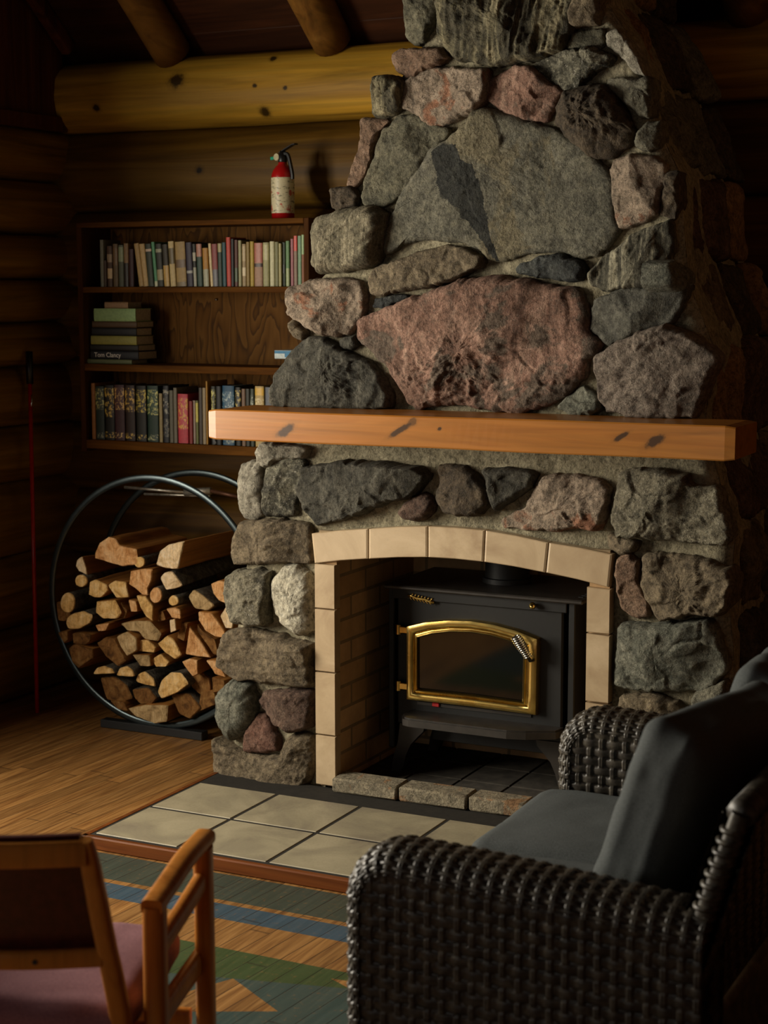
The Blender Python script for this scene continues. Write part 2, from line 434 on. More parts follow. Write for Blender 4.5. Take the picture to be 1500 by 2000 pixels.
# ------------------------------------------------------------------ stone fireplace
FP = empty('stone_fireplace', (0, 0, 0), 0, 'tall fieldstone fireplace and tapering chimney behind the orange wooden mantel', 'fireplace')
def Z1(p): return [(600+.6*x, .6*y) for x, y in p]
def Z3(p): return [(400+.73333*x, 760+.73333*y) for x, y in p]
SM = {
 'grey': stone('grey granite', '3C3B34', '6A675A', '8E8A78'),
 'greygreen': stone('grey green granite', '3C3C32', '625F50', '827D68', sp=.25),
 'big': stone('large grey boulder', '4A4940', '67655A', '84806E', sp=.3, patch=('78705A', .57, 4.)),
 'darkgrey': stone('dark grey basalt', '2C2B26', '504E46', '747064', sp=.2, strata=(.5, 30, .3)),
 'smoothdark': stone('smooth slate grey', '3C3C38', '54534C', '6E6C62', sp=.12),
 'layered': stone('layered schist', '36332A', '706A54', 'A0967A', sp=.12, strata=(1.45, 16, .75)),
 'layered_h': stone('banded gneiss', '3A382F', '7C7868', 'A8A28C', sp=.2, strata=(-.9, 34, .8)),
 'swirl': stone('swirled gneiss', '55503F', '8C8470', 'ACA38A', sp=.4, strata=(.4, 26, .6)),
 'brown': stone('brown grey stone', '3E3528', '6E6250', '8E8068', sp=.25),
 'darkbrown': stone('dark brown stone', '2C2620', '4C4236', '6A5C4A', sp=.2),
 'pink': stone('pink granite', '64493C', '907062', 'B09482', sp=.3, strata=(.1, 14, .55), patch=('5C5248', .53, 7.)),
 'pinkbrown': stone('pinkish brown stone', '5E483A', '7E6654', '9A8270', sp=.25),
 'pinkgrey': stone('pink and grey granite', '564E44', '8E7E6E', 'B4A290', sp=.4, patch=('8E6048', .57, 8.)),
 'coarse': stone('coarse mauve grey granite', '48403A', '766A60', '968A7E', sp=.5),
 'salt': stone('speckled granite', '3C3A32', '76705F', 'A49E8A', sp=.7, fine=180, bst=1.),
 'sparkle': stone('black and white stone', '1C1C18', '4C4A40', 'A8A490', sp=.6, fine=120, bst=1.),
 'blue': stone('blue grey granite', '3E423C', '6A6B60', '949284', sp=.35),
 'bluedark': stone('blue black stone', '1E2022', '393C3C', '565854', sp=.15),
 'white': stone('white quartz stone', '8E8878', 'C0BAA8', 'DCD8CA', sp=.2, patch=('6E6858', .62, 14.)),
 'light': stone('pale grey stone', '605C50', '8E897C', 'B4AEA0', sp=.3),
 'red': stone('dull red stone', '583E34', '76564A', '8E7264', sp=.15),
 'redbrown': stone('red brown stone', '33261F', '5A463C', '7A6658', sp=.25),
 'side': stone('dim brown side stone', '5C4632', '8A6C4C', 'A88A66', sp=.2),
}
M['vein'] = stone('dark vein', '1E2020', '30312E', '44443E', sp=.1)
M['mortar'] = stone('lime mortar', '6C6654', '8A836E', 'A39B84', speck='B8B09A', dark='4A4538', sp=.25, fine=200, rough=.95, bst=.7)

def inpoly(P, poly):
    x, y = P[:, 0], P[:, 1]; c = np.zeros(len(P), bool); n = len(poly); j = n-1
    for i in range(n):
        xi, yi = poly[i]; xj, yj = poly[j]
        if abs(yj-yi) > 1e-12:
            c ^= ((yi > y) != (yj > y)) & (x < (xj-xi)*(y-yi)/(yj-yi)+xi)
        j = i
    return c
def best_centre(poly):
    P = np.array(poly); lo, hi = P.min(0), P.max(0); best = None
    Q = np.roll(P, -1, 0); E_ = Q-P; ln = np.linalg.norm(E_, axis=1)+1e-9
    for i in range(1, 24):
        for j in range(1, 24):
            c = lo+(hi-lo)*np.array([i/24, j/24]); d = (E_[:, 0]*(c[1]-P[:, 1])-E_[:, 1]*(c[0]-P[:, 0]))/ln
            s = d.min()
            if best is None or s > best[0]: best = (s, c)
    return best[1]
def resample(poly, step, rough, seed, rounding=1):
    P = np.array(poly, float)
    a = (P[:, 0]*np.roll(P[:, 1], -1)-np.roll(P[:, 0], -1)*P[:, 1]).sum()
    if a < 0: P = P[::-1]
    for _ in range(rounding):
        Q = np.roll(P, -1, 0); P = np.stack([P*.90+Q*.10, P*.10+Q*.90], 1).reshape(-1, 2)
    Q = np.roll(P, -1, 0); L = np.linalg.norm(Q-P, axis=1); cum = np.concatenate([[0], np.cumsum(L)]); n = max(24, int(cum[-1]/step))
    s = np.linspace(0, cum[-1], n, endpoint=False); k = np.searchsorted(cum, s, 'right')-1; f = ((s-cum[k])/L[k])[:, None]
    R = P[k]*(1-f)+Q[k]*f
    if rough:
        P3 = np.stack([R[:, 0], R[:, 1], np.full(n, seed*1.7)], 1)
        R = R+np.stack([fbm(P3, 22, 4, seed, .65), fbm(P3, 22, 4, seed+3, .65)], 1)*rough*2.2
    return R
def rock(name, poly, plane, prot, mat, seed, parent, rough=.007, facet=.8, edge=.015, back=.07, axis='y', step=.006, label=None, extra=None, strat=None, rounding=1, tilt=(0, 0)):
    """boulder set in mortar: outline in the wall plane, faceted noisy relief in front, sides running back into the wall"""
    Pq = np.array(poly, float); cq = Pq.mean(0); Pq = Pq+(Pq-cq)*.02+(Pq-cq)/np.linalg.norm(Pq-cq, axis=1, keepdims=True)*.004
    B = resample(Pq, step, .006, seed, rounding); c = best_centre(B)
    Rm = np.linalg.norm(B-c, axis=1).max(); nr = max(8, int(Rm/step*.8)); n = len(B)
    rr = 1-np.linspace(0, 1, nr+1)[:-1]**1.15; rr[0] = 1.
    rg = np.random.RandomState(seed)
    pl = []
    for k in range(5):
        an = rg.rand()*2*PI; sl = (.15+.45*rg.rand())*facet; off = prot*(.8+.5*rg.rand()); pl.append((math.cos(an)*sl, math.sin(an)*sl, off))
    A = c+(B-c)[None]*rr[:, None, None]
    A = A.reshape(-1, 2); A = np.vstack([A, c])
    rad = np.linalg.norm(B-c, axis=1); dist = np.concatenate([((1-r)*rad*.85) for r in rr]+[[rad.mean()]])
    h = np.full(len(A), prot)
    for gx, gz, off in pl: h = np.minimum(h, off+(A[:, 0]-c[0])*gx+(A[:, 1]-c[1])*gz)
    h = np.maximum(h, prot*.35)
    # broken faces: cells with their own tilt and height
    ext = B.max(0)-B.min(0); nc_ = int(np.clip(ext[0]*ext[1]/.0028, 5, 46)); S2 = B.min(0)+rg.rand(nc_, 2)*ext
    An = A+np.stack([fbm(np.c_[A, A[:, :1]*0+seed], 14, 3, seed+20), fbm(np.c_[A, A[:, :1]*0+seed], 14, 3, seed+21)], 1)*.03
    D2 = ((An[:, None]-S2[None])**2).sum(2); kk = D2.argmin(1); D2s = np.sort(np.sqrt(D2), axis=1); bl = np.clip((D2s[:, 1]-D2s[:, 0])/.012, 0, 1)
    tl = (rg.rand(nc_, 2)-.5)*.34*facet; of = (rg.rand(nc_)-.5)*.016*facet
    h = h+(((An-S2[kk])*tl[kk]).sum(1)+of[kk])*bl*min(1., rough/.006)
    h = h+(A[:, 0]-c[0])*tilt[0]+(A[:, 1]-c[1])*tilt[1]
    e = np.clip(dist/edge, 0, 1); prof = np.sqrt(np.clip(1-(1-e)**2, 0, 1))
    h = h*prof
    P3 = np.stack([A[:, 0], A[:, 1], np.full(len(A), seed*.77)], 1)
    w = .25+.75*e
    mk_ = np.clip(fbm(P3, 5, 2, seed+40)*2.2+.5, .15, 1.3)
    Pw = P3+np.stack([fbm(P3, 12, 2, seed+50), fbm(P3, 12, 2, seed+51), P3[:, 2]*0], 1)*.05
    N = fbm(P3, 8, 3, seed)*rough*1.3+(ridge(Pw*np.array([1, 1.9, 1]), 11, 4, seed+1)*rough*.95+fbm(P3, 55, 4, seed+2, .7)*rough*.75)*mk_
    if strat:
        ang, fr, am = strat; u = P3[:, 0]*math.cos(ang)+P3[:, 1]*math.sin(ang); v = -P3[:, 0]*math.sin(ang)+P3[:, 1]*math.cos(ang)
        N = N+ridge(np.stack([u*fr*.12, v*fr, P3[:, 2]], 1), 1., 4, seed+9)*am
    h = h+N*w
    n0 = len(rr)*n
    # rear ring
    Bk = c+(B-c)*.97
    if axis == 'y':
        V = np.stack([A[:, 0], plane-h, A[:, 1]], 1); W = np.stack([Bk[:, 0], np.full(n, plane+back), Bk[:, 1]], 1)
    else:
        V = np.stack([plane(A[:, 1])+h if callable(plane) else plane+h, A[:, 0], A[:, 1]], 1); W = np.stack([(plane(Bk[:, 1]) if callable(plane) else plane)-back+Bk[:, 0]*0, Bk[:, 0], Bk[:, 1]], 1)
    V = np.vstack([V, W])
    F = []
    for k in range(len(rr)-1):
        a, b = k*n, (k+1)*n
        F += [(a+i, a+(i+1) % n, b+(i+1) % n, b+i) for i in range(n)]
    a = (len(rr)-1)*n; F += [(a+i, a+(i+1) % n, n0) for i in range(n)]
    b = n0+1; F += [(b+i, b+(i+1) % n, (i+1) % n, i) for i in range(n)]
    mi = None; mats = mat
    if extra:
        m2, ep = extra; Fa = [np.mean([A[q] for q in f if q < len(A)], axis=0) if min(f) < len(A) else c for f in F]
        Fa = np.array(Fa); jit = Fa+np.stack([fbm(np.c_[Fa, Fa[:, :1]*0], 30, 3, seed), fbm(np.c_[Fa, Fa[:, :1]*0+5], 30, 3, seed)], 1)*.012
        mi = inpoly(jit, ep).astype(int); mats = [mat, m2]
    o = mk(name, V, F, mats, parent, True, mi)
    if label: o['label'] = label
    return o
def W2(px, y): return [tuple(on_y(a, b, y)[[0, 2]]) for a, b in px]

UP = 0.05; LP = 0.025
vein = W2(Z1([(402, 490), (440, 465), (475, 465), (500, 520), (535, 530), (560, 640), (580, 720), (600, 790), (608, 848), (590, 846), (570, 790), (530, 740), (480, 680), (440, 640), (415, 590)]), UP-.05)
U = [
 ([(330,-40),(428,-40),(432,30),(412,80),(385,130),(350,148),(325,120),(322,70)], 'greygreen', .05, {}),
 ([(442,-40),(874,-40),(880,60),(862,120),(840,165),(760,190),(690,205),(620,218),(560,205),(500,205),(462,165),(445,110)], 'layered', .075, dict(strat=(1.45, 26, .02), rough=.008)),
 ([(872,-40),(955,-40),(962,40),(945,85),(868,92),(862,50)], 'brown', .05, {}),
 ([(870,100),(960,95),(975,140),(940,170),(880,165),(845,160)], 'greygreen', .03, {}),
 ([(975,105),(1010,95),(1050,140),(1080,190),(1100,245),(1065,225),(1025,195),(985,150)], 'light', .03, {}),
 ([(283,175),(330,158),(440,155),(465,190),(430,215),(340,252),(298,232),(278,200)], 'pinkbrown', .045, dict(rough=.003)),
 ([(232,250),(300,246),(322,270),(318,320),(300,370),(250,388),(222,375),(222,300)], 'layered', .05, dict(strat=(1.5, 40, .012))),
 ([(330,262),(400,225),(500,222),(590,228),(598,280),(580,335),(530,375),(450,410),(400,408),(360,375),(310,352),(312,305)], 'pinkgrey', .05, dict(rough=.008)),
 ([(605,250),(690,215),(740,225),(790,265),(835,300),(815,350),(775,400),(700,385),(640,355),(590,330),(590,280)], 'pink', .045, {}),
 ([(745,205),(840,165),(930,160),(1000,180),(985,215),(930,235),(890,290),(840,300),(800,270),(760,240)], 'sparkle', .045, dict(rough=.01)),
 ([(985,255),(1130,252),(1128,310),(1118,375),(1080,385),(1035,330),(1000,300),(975,285)], 'grey', .04, {}),
 ([(850,300),(900,285),(970,275),(1010,310),(1040,360),(1070,420),(1060,470),(1030,490),(985,515),(930,510),(890,480),(840,440),(815,390),(825,340)], 'darkbrown', .065, dict(rough=.014, edge=.035)),
 ([(1075,430),(1110,400),(1152,393),(1152,480),(1110,490),(1070,485)], 'grey', .04, {}),
 ([(182,388),(250,388),(265,400),(235,430),(215,480),(190,560),(160,610),(130,600),(150,540),(175,470)], 'pinkbrown', .025, {}),
 ([(300,385),(350,380),(420,405),(468,430),(440,480),(380,530),(340,590),(290,650),(240,670),(185,668),(178,630),(205,560),(230,490),(250,430)], 'greygreen', .045, dict(rough=.004)),
 ([(410,495),(470,460),(530,400),(550,362),(590,358),(650,380),(760,410),(850,450),(930,510),(975,550),(992,600),(1000,680),(1012,740),(990,790),(940,830),(890,840),(820,815),(700,825),(640,845),(600,848),(560,800),(500,785),(400,775),(330,795),(265,835),(255,790),(285,700),(330,610),(380,550)], 'big', .055, dict(rough=.006, edge=.03, facet=.25, extra=(M['vein'], vein))),
 ([(80,615),(150,610),(165,635),(160,670),(110,685),(82,670)], 'darkbrown', .035, {}),
 ([(40,705),(80,695),(130,680),(230,675),(265,700),(270,740),(250,800),(235,850),(210,870),(120,880),(50,885),(28,860),(25,790),(28,730)], 'swirl', .085, dict(edge=.045, strat=(.6, 60, .006), facet=.4)),
 ([(225,870),(300,845),(380,815),(450,800),(520,805),(580,840),(570,870),(500,905),(430,930),(330,945),(250,965),(215,955),(205,900)], 'brown', .05, dict(rough=.009)),
 ([(685,880),(740,840),(820,830),(900,850),(915,880),(895,915),(800,910),(740,900),(690,895)], 'bluedark', .04, dict(rough=.01)),
 ([(1005,520),(1060,505),(1130,510),(1165,545),(1155,640),(1140,700),(1090,720),(1020,742),(1005,700),(998,620),(992,560)], 'pinkgrey', .05, {}),
 ([(1172,565),(1205,565),(1212,640),(1195,712),(1152,702),(1160,640)], 'darkbrown', .03, {}),
 ([(935,870),(1000,820),(1050,775),(1110,745),(1190,715),(1195,790),(1180,850),(1150,900),(1110,925),(1050,935),(970,948),(930,920),(918,890)], 'layered_h', .055, dict(strat=(1.0, 30, .009))),
 ([(945,975),(1040,935),(1145,930),(1240,930),(1228,990),(1190,1050),(1120,1075),(1050,1100),(990,1125),(960,1100),(925,1075),(930,1020)], 'smoothdark', .06, dict(rough=.004)),
 ([(950,1160),(1030,1112),(1130,1075),(1190,1058),(1240,1090),(1310,1125),(1342,1160),(1310,1240),(1290,1300),(1270,1350),(1200,1362),(1100,1355),(990,1340),(965,1290),(955,1220)], 'coarse', .075, dict(rough=.008)),
 ([(175,1045),(250,1010),(340,975),(430,950),(520,915),(620,905),(720,910),(820,935),(880,945),(905,990),(920,1040),(915,1075),(960,1110),(945,1150),(915,1165),(910,1210),(880,1250),(840,1290),(780,1320),(700,1340),(620,1335),(520,1310),(440,1310),(380,1330),(340,1310),(310,1250),(270,1190),(220,1140),(180,1100)], 'pink', .085, dict(rough=.013, edge=.03, facet=.5, strat=(.1, 14, .01))),
 ([(-50,940),(20,915),(110,908),(175,915),(195,960),(190,1010),(165,1060),(150,1085),(120,1092),(60,1088),(0,1050),(-45,1020),(-58,980)], 'pinkgrey', .07, dict(rough=.012)),
 ([(112,1102),(160,1090),(175,1120),(150,1137),(115,1125)], 'darkgrey', .03, {}),
 ([(225,970),(330,960),(310,985),(250,1000),(215,1000)], 'bluedark', .025, {}),
 ([(815,1330),(860,1285),(900,1258),(950,1290),(965,1330),(930,1352),(860,1348)], 'blue', .04, {}),
 ([(-98,1317),(-83,1217),(-42,1150),(13,1095),(67,1108),(133,1147),(200,1175),(242,1217),(280,1283),(275,1325),(167,1331),(0,1328)], 'darkgrey', .085, dict(rough=.012)),
 ([(-58,1053),(-37,1042),(0,1080),(-8,1113),(-37,1092)], 'brown', .03, {}),
]
sd = 100
for poly, mt, pr, kw in U:
    sd += 1; rock('stone', W2(Z1(poly), UP), UP, pr, SM[mt], sd, FP, **kw)
Lw = [
 ([(145,175),(160,140),(200,140),(280,160),(275,190),(230,185),(190,195),(165,208),(150,200)], 'light', .05, {}),
 ([(95,235),(100,205),(125,192),(150,205),(158,235),(165,280),(160,330),(140,348),(105,340),(92,300)], 'light', .05, dict(edge=.035)),
 ([(168,215),(195,195),(235,175),(275,198),(270,230),(255,270),(240,330),(195,338),(172,330),(162,270)], 'sparkle', .055, dict(rough=.012)),
 ([(275,205),(380,195),(500,195),(580,210),(600,235),(560,280),(500,300),(420,330),(350,350),(305,360),(280,330),(255,285),(252,260),(270,235)], 'darkgrey', .085, dict(rough=.011, facet=1.)),
 ([(530,310),(560,285),(590,275),(620,300),(615,325),(590,345),(545,345),(525,330)], 'redbrown', .045, dict(rough=.01)),
 ([(625,205),(690,208),(735,230),(760,270),(765,300),(740,330),(690,335),(640,325),(622,290),(630,250)], 'darkbrown', .07, dict(rough=.014)),
 ([(748,215),(820,210),(890,225),(870,265),(820,300),(785,322),(772,300),(765,260)], 'darkgrey', .065, dict(rough=.014)),
 ([(790,345),(860,312),(880,270),(910,230),(990,228),(1060,245),(1088,265),(1075,320),(1050,375),(1000,370),(940,375),(870,370),(800,365)], 'pinkgrey', .06, dict(rough=.014)),
 ([(1110,220),(1200,212),(1290,230),(1300,255),(1370,262),(1380,310),(1400,350),(1405,400),(1380,415),(1280,400),(1190,400),(1110,390),(1095,350),(1100,290)], 'salt', .08, dict(rough=.007)),
 ([(1175,440),(1260,438),(1340,455),(1410,480),(1420,520),(1405,570),(1370,600),(1290,595),(1220,615),(1200,580),(1175,540),(1168,480)], 'brown', .07, dict(rough=.015)),
 ([(1105,450),(1130,435),(1160,460),(1165,510),(1190,560),(1185,605),(1150,612),(1115,590),(1105,540),(1098,490)], 'pinkbrown', .055, dict(rough=.008)),
 ([(1110,620),(1190,628),(1270,620),(1350,612),(1370,650),(1385,710),(1395,750),(1330,800),(1250,795),(1170,800),(1100,790),(1100,720)], 'blue', .07, dict(rough=.01)),
 ([(1110,808),(1200,808),(1270,840),(1290,890),(1180,885),(1105,880)], 'brown', .05, {}),
 ([(1300,815),(1390,770),(1400,870),(1310,890)], 'grey', .05, {}),
 ([(1105,900),(1240,905),(1400,890),(1410,1010),(1250,1050),(1100,1040)], 'darkgrey', .06, {}),
 ([(1100,1060),(1230,1070),(1400,1030),(1415,1150),(1250,1200),(1100,1180)], 'grey', .06, {}),
 ([(80,400),(100,352),(190,348),(265,352),(290,372),(285,465),(230,458),(150,462),(85,466),(78,440)], 'brown', .06, dict(rough=.009)),
 ([(55,510),(80,485),(150,480),(180,490),(180,560),(176,620),(130,624),(90,618),(65,580),(52,545)], 'salt', .065, {}),
 ([(195,500),(212,472),(250,467),(280,485),(292,540),(292,640),(258,652),(218,628),(194,590),(186,540)], 'white', .06, dict(edge=.04, facet=.4)),
 ([(60,645),(120,636),(180,645),(240,665),(293,678),(293,792),(230,787),(150,778),(80,766),(38,738),(45,685)], 'brown', .07, dict(strat=(.1, 26, .007))),
 ([(45,805),(75,775),(130,785),(140,820),(135,880),(110,918),(75,932),(45,900),(38,850)], 'blue', .07, dict(edge=.05, facet=.4, rough=.004)),
 ([(160,805),(220,800),(293,803),(293,900),(240,905),(200,885),(170,850),(150,830)], 'redbrown', .06, dict(rough=.01)),
 ([(105,960),(120,905),(142,862),(160,862),(182,900),(200,930),(205,962),(160,965)], 'red', .05, dict(rough=.003)),
 ([(28,928),(100,962),(160,976),(212,970),(225,925),(260,912),(293,920),(290,1020),(270,1055),(200,1065),(110,1055),(50,1045),(32,1000)], 'brown', .08, dict(rough=.011)),
 ([(1075,390),(1130,385),(1160,405),(1150,430),(1110,440),(1080,420)], 'brown', .035, {}),
]
for poly, mt, pr, kw in Lw:
    sd += 1; rock('stone', W2(Z3(poly), LP), LP, pr, SM[mt], sd, FP, **kw)

# chimney body: mortar
LB = [(0, -.885), (.41, -.875), (.64, -.845), (.80, -.81), (1.08, -.775), (1.18, -.70), (1.30, -.635), (1.5, -.60), (1.69, -.575), (1.75, -.50), (1.9, -.49), (2.0, -.415), (2.2, -.325), (2.32, -.27), (2.42, -.18), (2.56, -.165), (4., -.12)]
RB = [(0, .90), (.60, .885), (.77, .865), (.95, .88), (1.04, .855), (1.18, .81), (1.31, .775), (1.50, .80), (1.70, .715), (1.87, .695), (2.01, .685), (2.17, .605), (2.29, .58), (2.42, .52), (2.52, .45), (4., .40)]
RW = [(0, .90), (.9, .86), (1.27, .76), (1.585, .69), (1.74, .63), (1.88, .585), (2.036, .575), (2.23, .475), (2.49, .415), (2.64, .26), (4., .2)]
def ip(T, z): return np.interp(z, [a for a, b in T], [b for a, b in T])
ARC_O = [on_y(x, y, -.005)[[0, 2]] for x, y in ((608, 1042), (720, 1033), (836, 1028), (948, 1036), (1072, 1060), (1197, 1083))]
ARC_I = [on_y(x, y, -.005)[[0, 2]] for x, y in ((614, 1100), (720, 1091), (836, 1088), (945, 1097), (1066, 1118), (1190, 1147))]
def arc(Tt, x): return float(np.interp(x, [p[0] for p in Tt], [p[1] for p in Tt]))
def front_y(z): return np.where(z > 1.198, .062, .035)
nz, nx = 290, 150
zs = np.linspace(0, 3.45, nz); V = []; F = []
us = np.linspace(0, 1, nx)
ZZ, UU = np.meshgrid(zs, us, indexing='ij'); xl = ip(LB, ZZ)+.012; xr = ip(RB, ZZ)-.012; XX = xl+(xr-xl)*UU
ed = np.minimum(XX-xl, xr-XX); P3 = np.stack([XX.ravel(), ZZ.ravel(), ZZ.ravel()*0+2.2], 1)
YY = front_y(ZZ)+.03*np.clip(1-ed/.04, 0, 1)**2-(fbm(P3, 10, 4, 900)*.009+ridge(P3, 25, 3, 901)*.004+fbm(P3, 90, 2, 902)*.003).reshape(XX.shape)
V = np.stack([XX.ravel(), YY.ravel(), ZZ.ravel()], 1)
inner = [(x, z) for x, z in [(-.49, -1), (-.49, arc(ARC_O, -.49)-.02), (-.3, arc(ARC_O, -.3)-.025), (0, arc(ARC_O, 0)-.025), (.3, arc(ARC_O, .3)-.025), (.49, arc(ARC_O, .49)-.02), (.49, -1)]]
for i in range(nz-1):
    for j in range(nx-1):
        cx, czz = (XX[i, j]+XX[i, j+1])/2, (ZZ[i, j]+ZZ[i+1, j])/2
        if abs(cx) < .49 and czz < arc(ARC_O, cx)-.022: continue
        F.append((i*nx+j, i*nx+j+1, (i+1)*nx+j+1, (i+1)*nx+j))
b0 = len(V); ny = 70; vs = np.linspace(0, 1, ny); ZS, VS = np.meshgrid(zs, vs, indexing='ij')
for sgn, base in ((1, None), (-1, None)):
    b0 = len(V)
    if sgn > 0: xf, xw = ip(RB, ZS)-.012, ip(RW, ZS)
    else: xf, xw = ip(LB, ZS)+.012, ip(LB, ZS)+.02
    yf = front_y(ZS)+.03; ys = yf+(1.05-yf)*VS; xs = xf+(xw-xf)*VS
    Q3 = np.stack([ys.ravel(), ZS.ravel(), ZS.ravel()*0+sgn*5], 1); dd = (fbm(Q3, 9, 4, 910)*.012+ridge(Q3, 22, 3, 911)*.005).reshape(xs.shape)*np.clip(VS*12, 0, 1)
    V = np.vstack([V, np.stack([(xs+sgn*dd).ravel(), ys.ravel(), ZS.ravel()], 1)])
    for i in range(nz-1):
        for j in range(ny-1):
            q = (b0+i*ny+j, b0+i*ny+j+1, b0+(i+1)*ny+j+1, b0+(i+1)*ny+j); F.append(q if sgn > 0 else q[::-1])
mk('mortar', V, F, M['mortar'], FP, True)
# stones of the right flank (plane follows the flank)
def flank(z): return ip(RB, z)*.55+ip(RW, z)*.45-.005
rs = random.Random(5); z = .02; k = 0
while z < 3.2:
    hh = rs.uniform(.17, .30); y = .11+rs.uniform(0, .04)
    while y < .92:
        ww = rs.uniform(.2, .38)
        if y+ww > .98: ww = 1.02-y
        if ww > .08:
            j = lambda: rs.uniform(-.022, .022)
            pts = [(y+.02+j(), z+j()*.6), (y+ww*.5, z+j()*.6), (y+ww-.02+j(), z+j()*.6), (y+ww-.015, z+hh*.5+j()), (y+ww-.03+j(), z+hh-.02+j()*.6), (y+ww*.5, z+hh-.015+j()*.6), (y+.03+j(), z+hh-.02+j()*.6), (y+.015, z+hh*.5+j())]
            k += 1
            rock('stone', pts, flank, rs.uniform(.03, .06), rs.choice([SM['side'], SM['side'], SM['brown'], SM['darkbrown'], SM['redbrown'], SM['grey']]), 400+k, FP, axis='x', step=.012, edge=.03)
        y += ww+.012
    z += hh+.012
rock('stone', [tuple(on_x(a, b, .80)[[1, 2]]) for a, b in [(1347, 510), (1362, 513), (1380, 534), (1380, 558), (1356, 567), (1344, 552)]], .735, .035, SM['blue'], 499, FP, axis='x')

# chimney stones above the frame's top edge
z = 2.66; k = 0
while z < 3.2:
    hh = rs.uniform(.16, .22); x = -.13
    while x < .36:
        ww = min(rs.uniform(.15, .26), .42-x)
        if ww > .07:
            j = lambda: rs.uniform(-.018, .018); k += 1
            rock('stone', [(x+.01+j(), z+j()), (x+ww-.02, z+j()), (x+ww-.01+j(), z+hh*.5), (x+ww-.03+j(), z+hh-.02), (x+.02+j(), z+hh-.02+j()), (x+.005, z+hh*.5)], .05, .045, rs.choice([SM['grey'], SM['brown'], SM['greygreen'], SM['pinkbrown']]), 600+k, FP, step=.01)
        x += ww+.01
    z += hh+.012
# tiled surround
M['tile'] = None
def tile_mat(name, a, b, c, rough=.3):
    t = NT(name); f = t.noise(5, 6, .6, None, 1.); g = t.noise(120, 3, .6)
    col = t.ramp(f, [(.3, H(a)), (.5, H(b)), (.7, H(c))]); col = t.mix(t.ramp(g, [(.55, 0), (.75, .25)]), col, H(a))
    return t.fin(col, t.ramp(g, [(.3, rough), (.7, rough+.15)]), t.bump(f, .1, .004))
M['tile'] = tile_mat('beige glazed tile', '9C8466', 'B29C7C', 'C0AA8A', .32)
M['htile'] = tile_mat('grey beige floor tile', '7A7160', '90876F', 'A0967C', .42)
def ptile(pts, y0, y1, mat, parent, name='tile', bev=.0025):
    P = np.array(pts); c = P.mean(0); mb = MB(); n = len(P)
    A = c+(P-c)*(1-bev/np.linalg.norm(P-c, axis=1).min())
    V = [(x, y0, z) for x, z in A]+[(x, y0+bev, z) for x, z in P]+[(x, y1, z) for x, z in P]
    Fc = [tuple(range(n))]+[(k*n+i, k*n+(i+1) % n, (k+1)*n+(i+1) % n, (k+1)*n+i) for k in (0, 1) for i in range(n)]+[tuple(range(3*n-1, 2*n-1, -1))]
    mb.add(V, Fc); return mb.build(name, mat, parent)
xj = [(608, 614), (721, 721), (837, 837), (948, 945), (1071, 1067), (1197, 1190)]
g = .0022
for i in range(5):
    o1, o2 = ARC_O[i], ARC_O[i+1]; i1, i2 = ARC_I[i], ARC_I[i+1]
    ptile([(o1[0]+g, o1[1]), ((o1[0]+o2[0])/2, (o1[1]+o2[1])/2+.002), (o2[0]-g, o2[1]), (i2[0]-g, i2[1]), ((i1[0]+i2[0])/2, (i1[1]+i2[1])/2+.002), (i1[0]+g, i1[1])], -.008, .03, M['tile'], FP)
xa0, xa1, xb0, xb1 = -.508, -.434, .434, .508
jl = [on_y(635, y, 0)[2] for y in (1101, 1189, 1312, 1435)]+[.045]
jr = [on_y(1168, y, 0)[2] for y in (1146, 1237, 1372)]+[.30, .16, .045]
for zsq, xa, xb in ((jl, xa0, xa1), (jr, xb0, xb1)):
    for i in range(len(zsq)-1):
        ptile([(xa, zsq[i]-g), (xb, zsq[i]-g-(.003 if xa > 0 else 0)), (xb, zsq[i+1]+g), (xa, zsq[i+1]+g)], -.008, .03, M['tile'], FP)
# surround grout backing, firebox lining
def brick_mat(name, b1, b2, mo, sc=1.):
    t = NT(name); 
    o = t.n('ShaderNodeTexBrick'); s = t.sep(); cb = t.n('ShaderNodeCombineXYZ'); t.L.new(t.math('ADD', s[0], s[1]), cb.inputs[0]); t.L.new(s[2], cb.inputs[1]); t.L.new(cb.outputs[0], o.inputs['Vector'])
    o.inputs['Scale'].default_value = 1.; o.inputs['Brick Width'].default_value = .215*sc; o.inputs['Row Height'].default_value = .075*sc; o.inputs['Mortar Size'].default_value = .006
    o.inputs['Color1'].default_value = (*H(b1), 1); o.inputs['Color2'].default_value = (*H(b2), 1); o.inputs['Mortar'].default_value = (*H(mo), 1)
    f = t.noise(12, 6, .65); col = t.mix(.5, o.outputs[0], t.ramp(f, [(.35, .55), (.65, 1.)]), 'MULTIPLY')
    return t.fin(col, .9, t.bump(t.math('SUBTRACT', t.math('MULTIPLY', f, .6), o.outputs['Fac']), .6, .006))
M['brick'] = brick_mat('sooty buff firebrick', 'C8A478', 'B08C60', '8A7658')
fb = MB()
fb.box(-.50, -.436, .012, .62, .04, .90).box(.436, .50, .012, .62, .04, .90).box(-.50, .50, .60, .66, .04, .90)
fb.box(-.60, .60, .10, .66, .90, .98)
fb.build('firebox_lining', M['brick'], FP)
M['soot'] = plain('sooty paving', '3A3630', .9, 0, .3, .35, 20)
fb = MB()
for i in range(5):
    for j in range(3):
        fb.box(-.434+i*.175, -.434+i*.175+.171, .06+j*.18, .06+j*.18+.176, .03, .052, bev=.003)
fb.build('firebox_floor', M['soot'], FP)
M['curb'] = stone('pale worn firebrick', '6A6254', '8C8370', 'A89C84', sp=.3, patch=('94704E', .56, 12.))
xs_ = [-.432, -.19, .055, .25, .432]
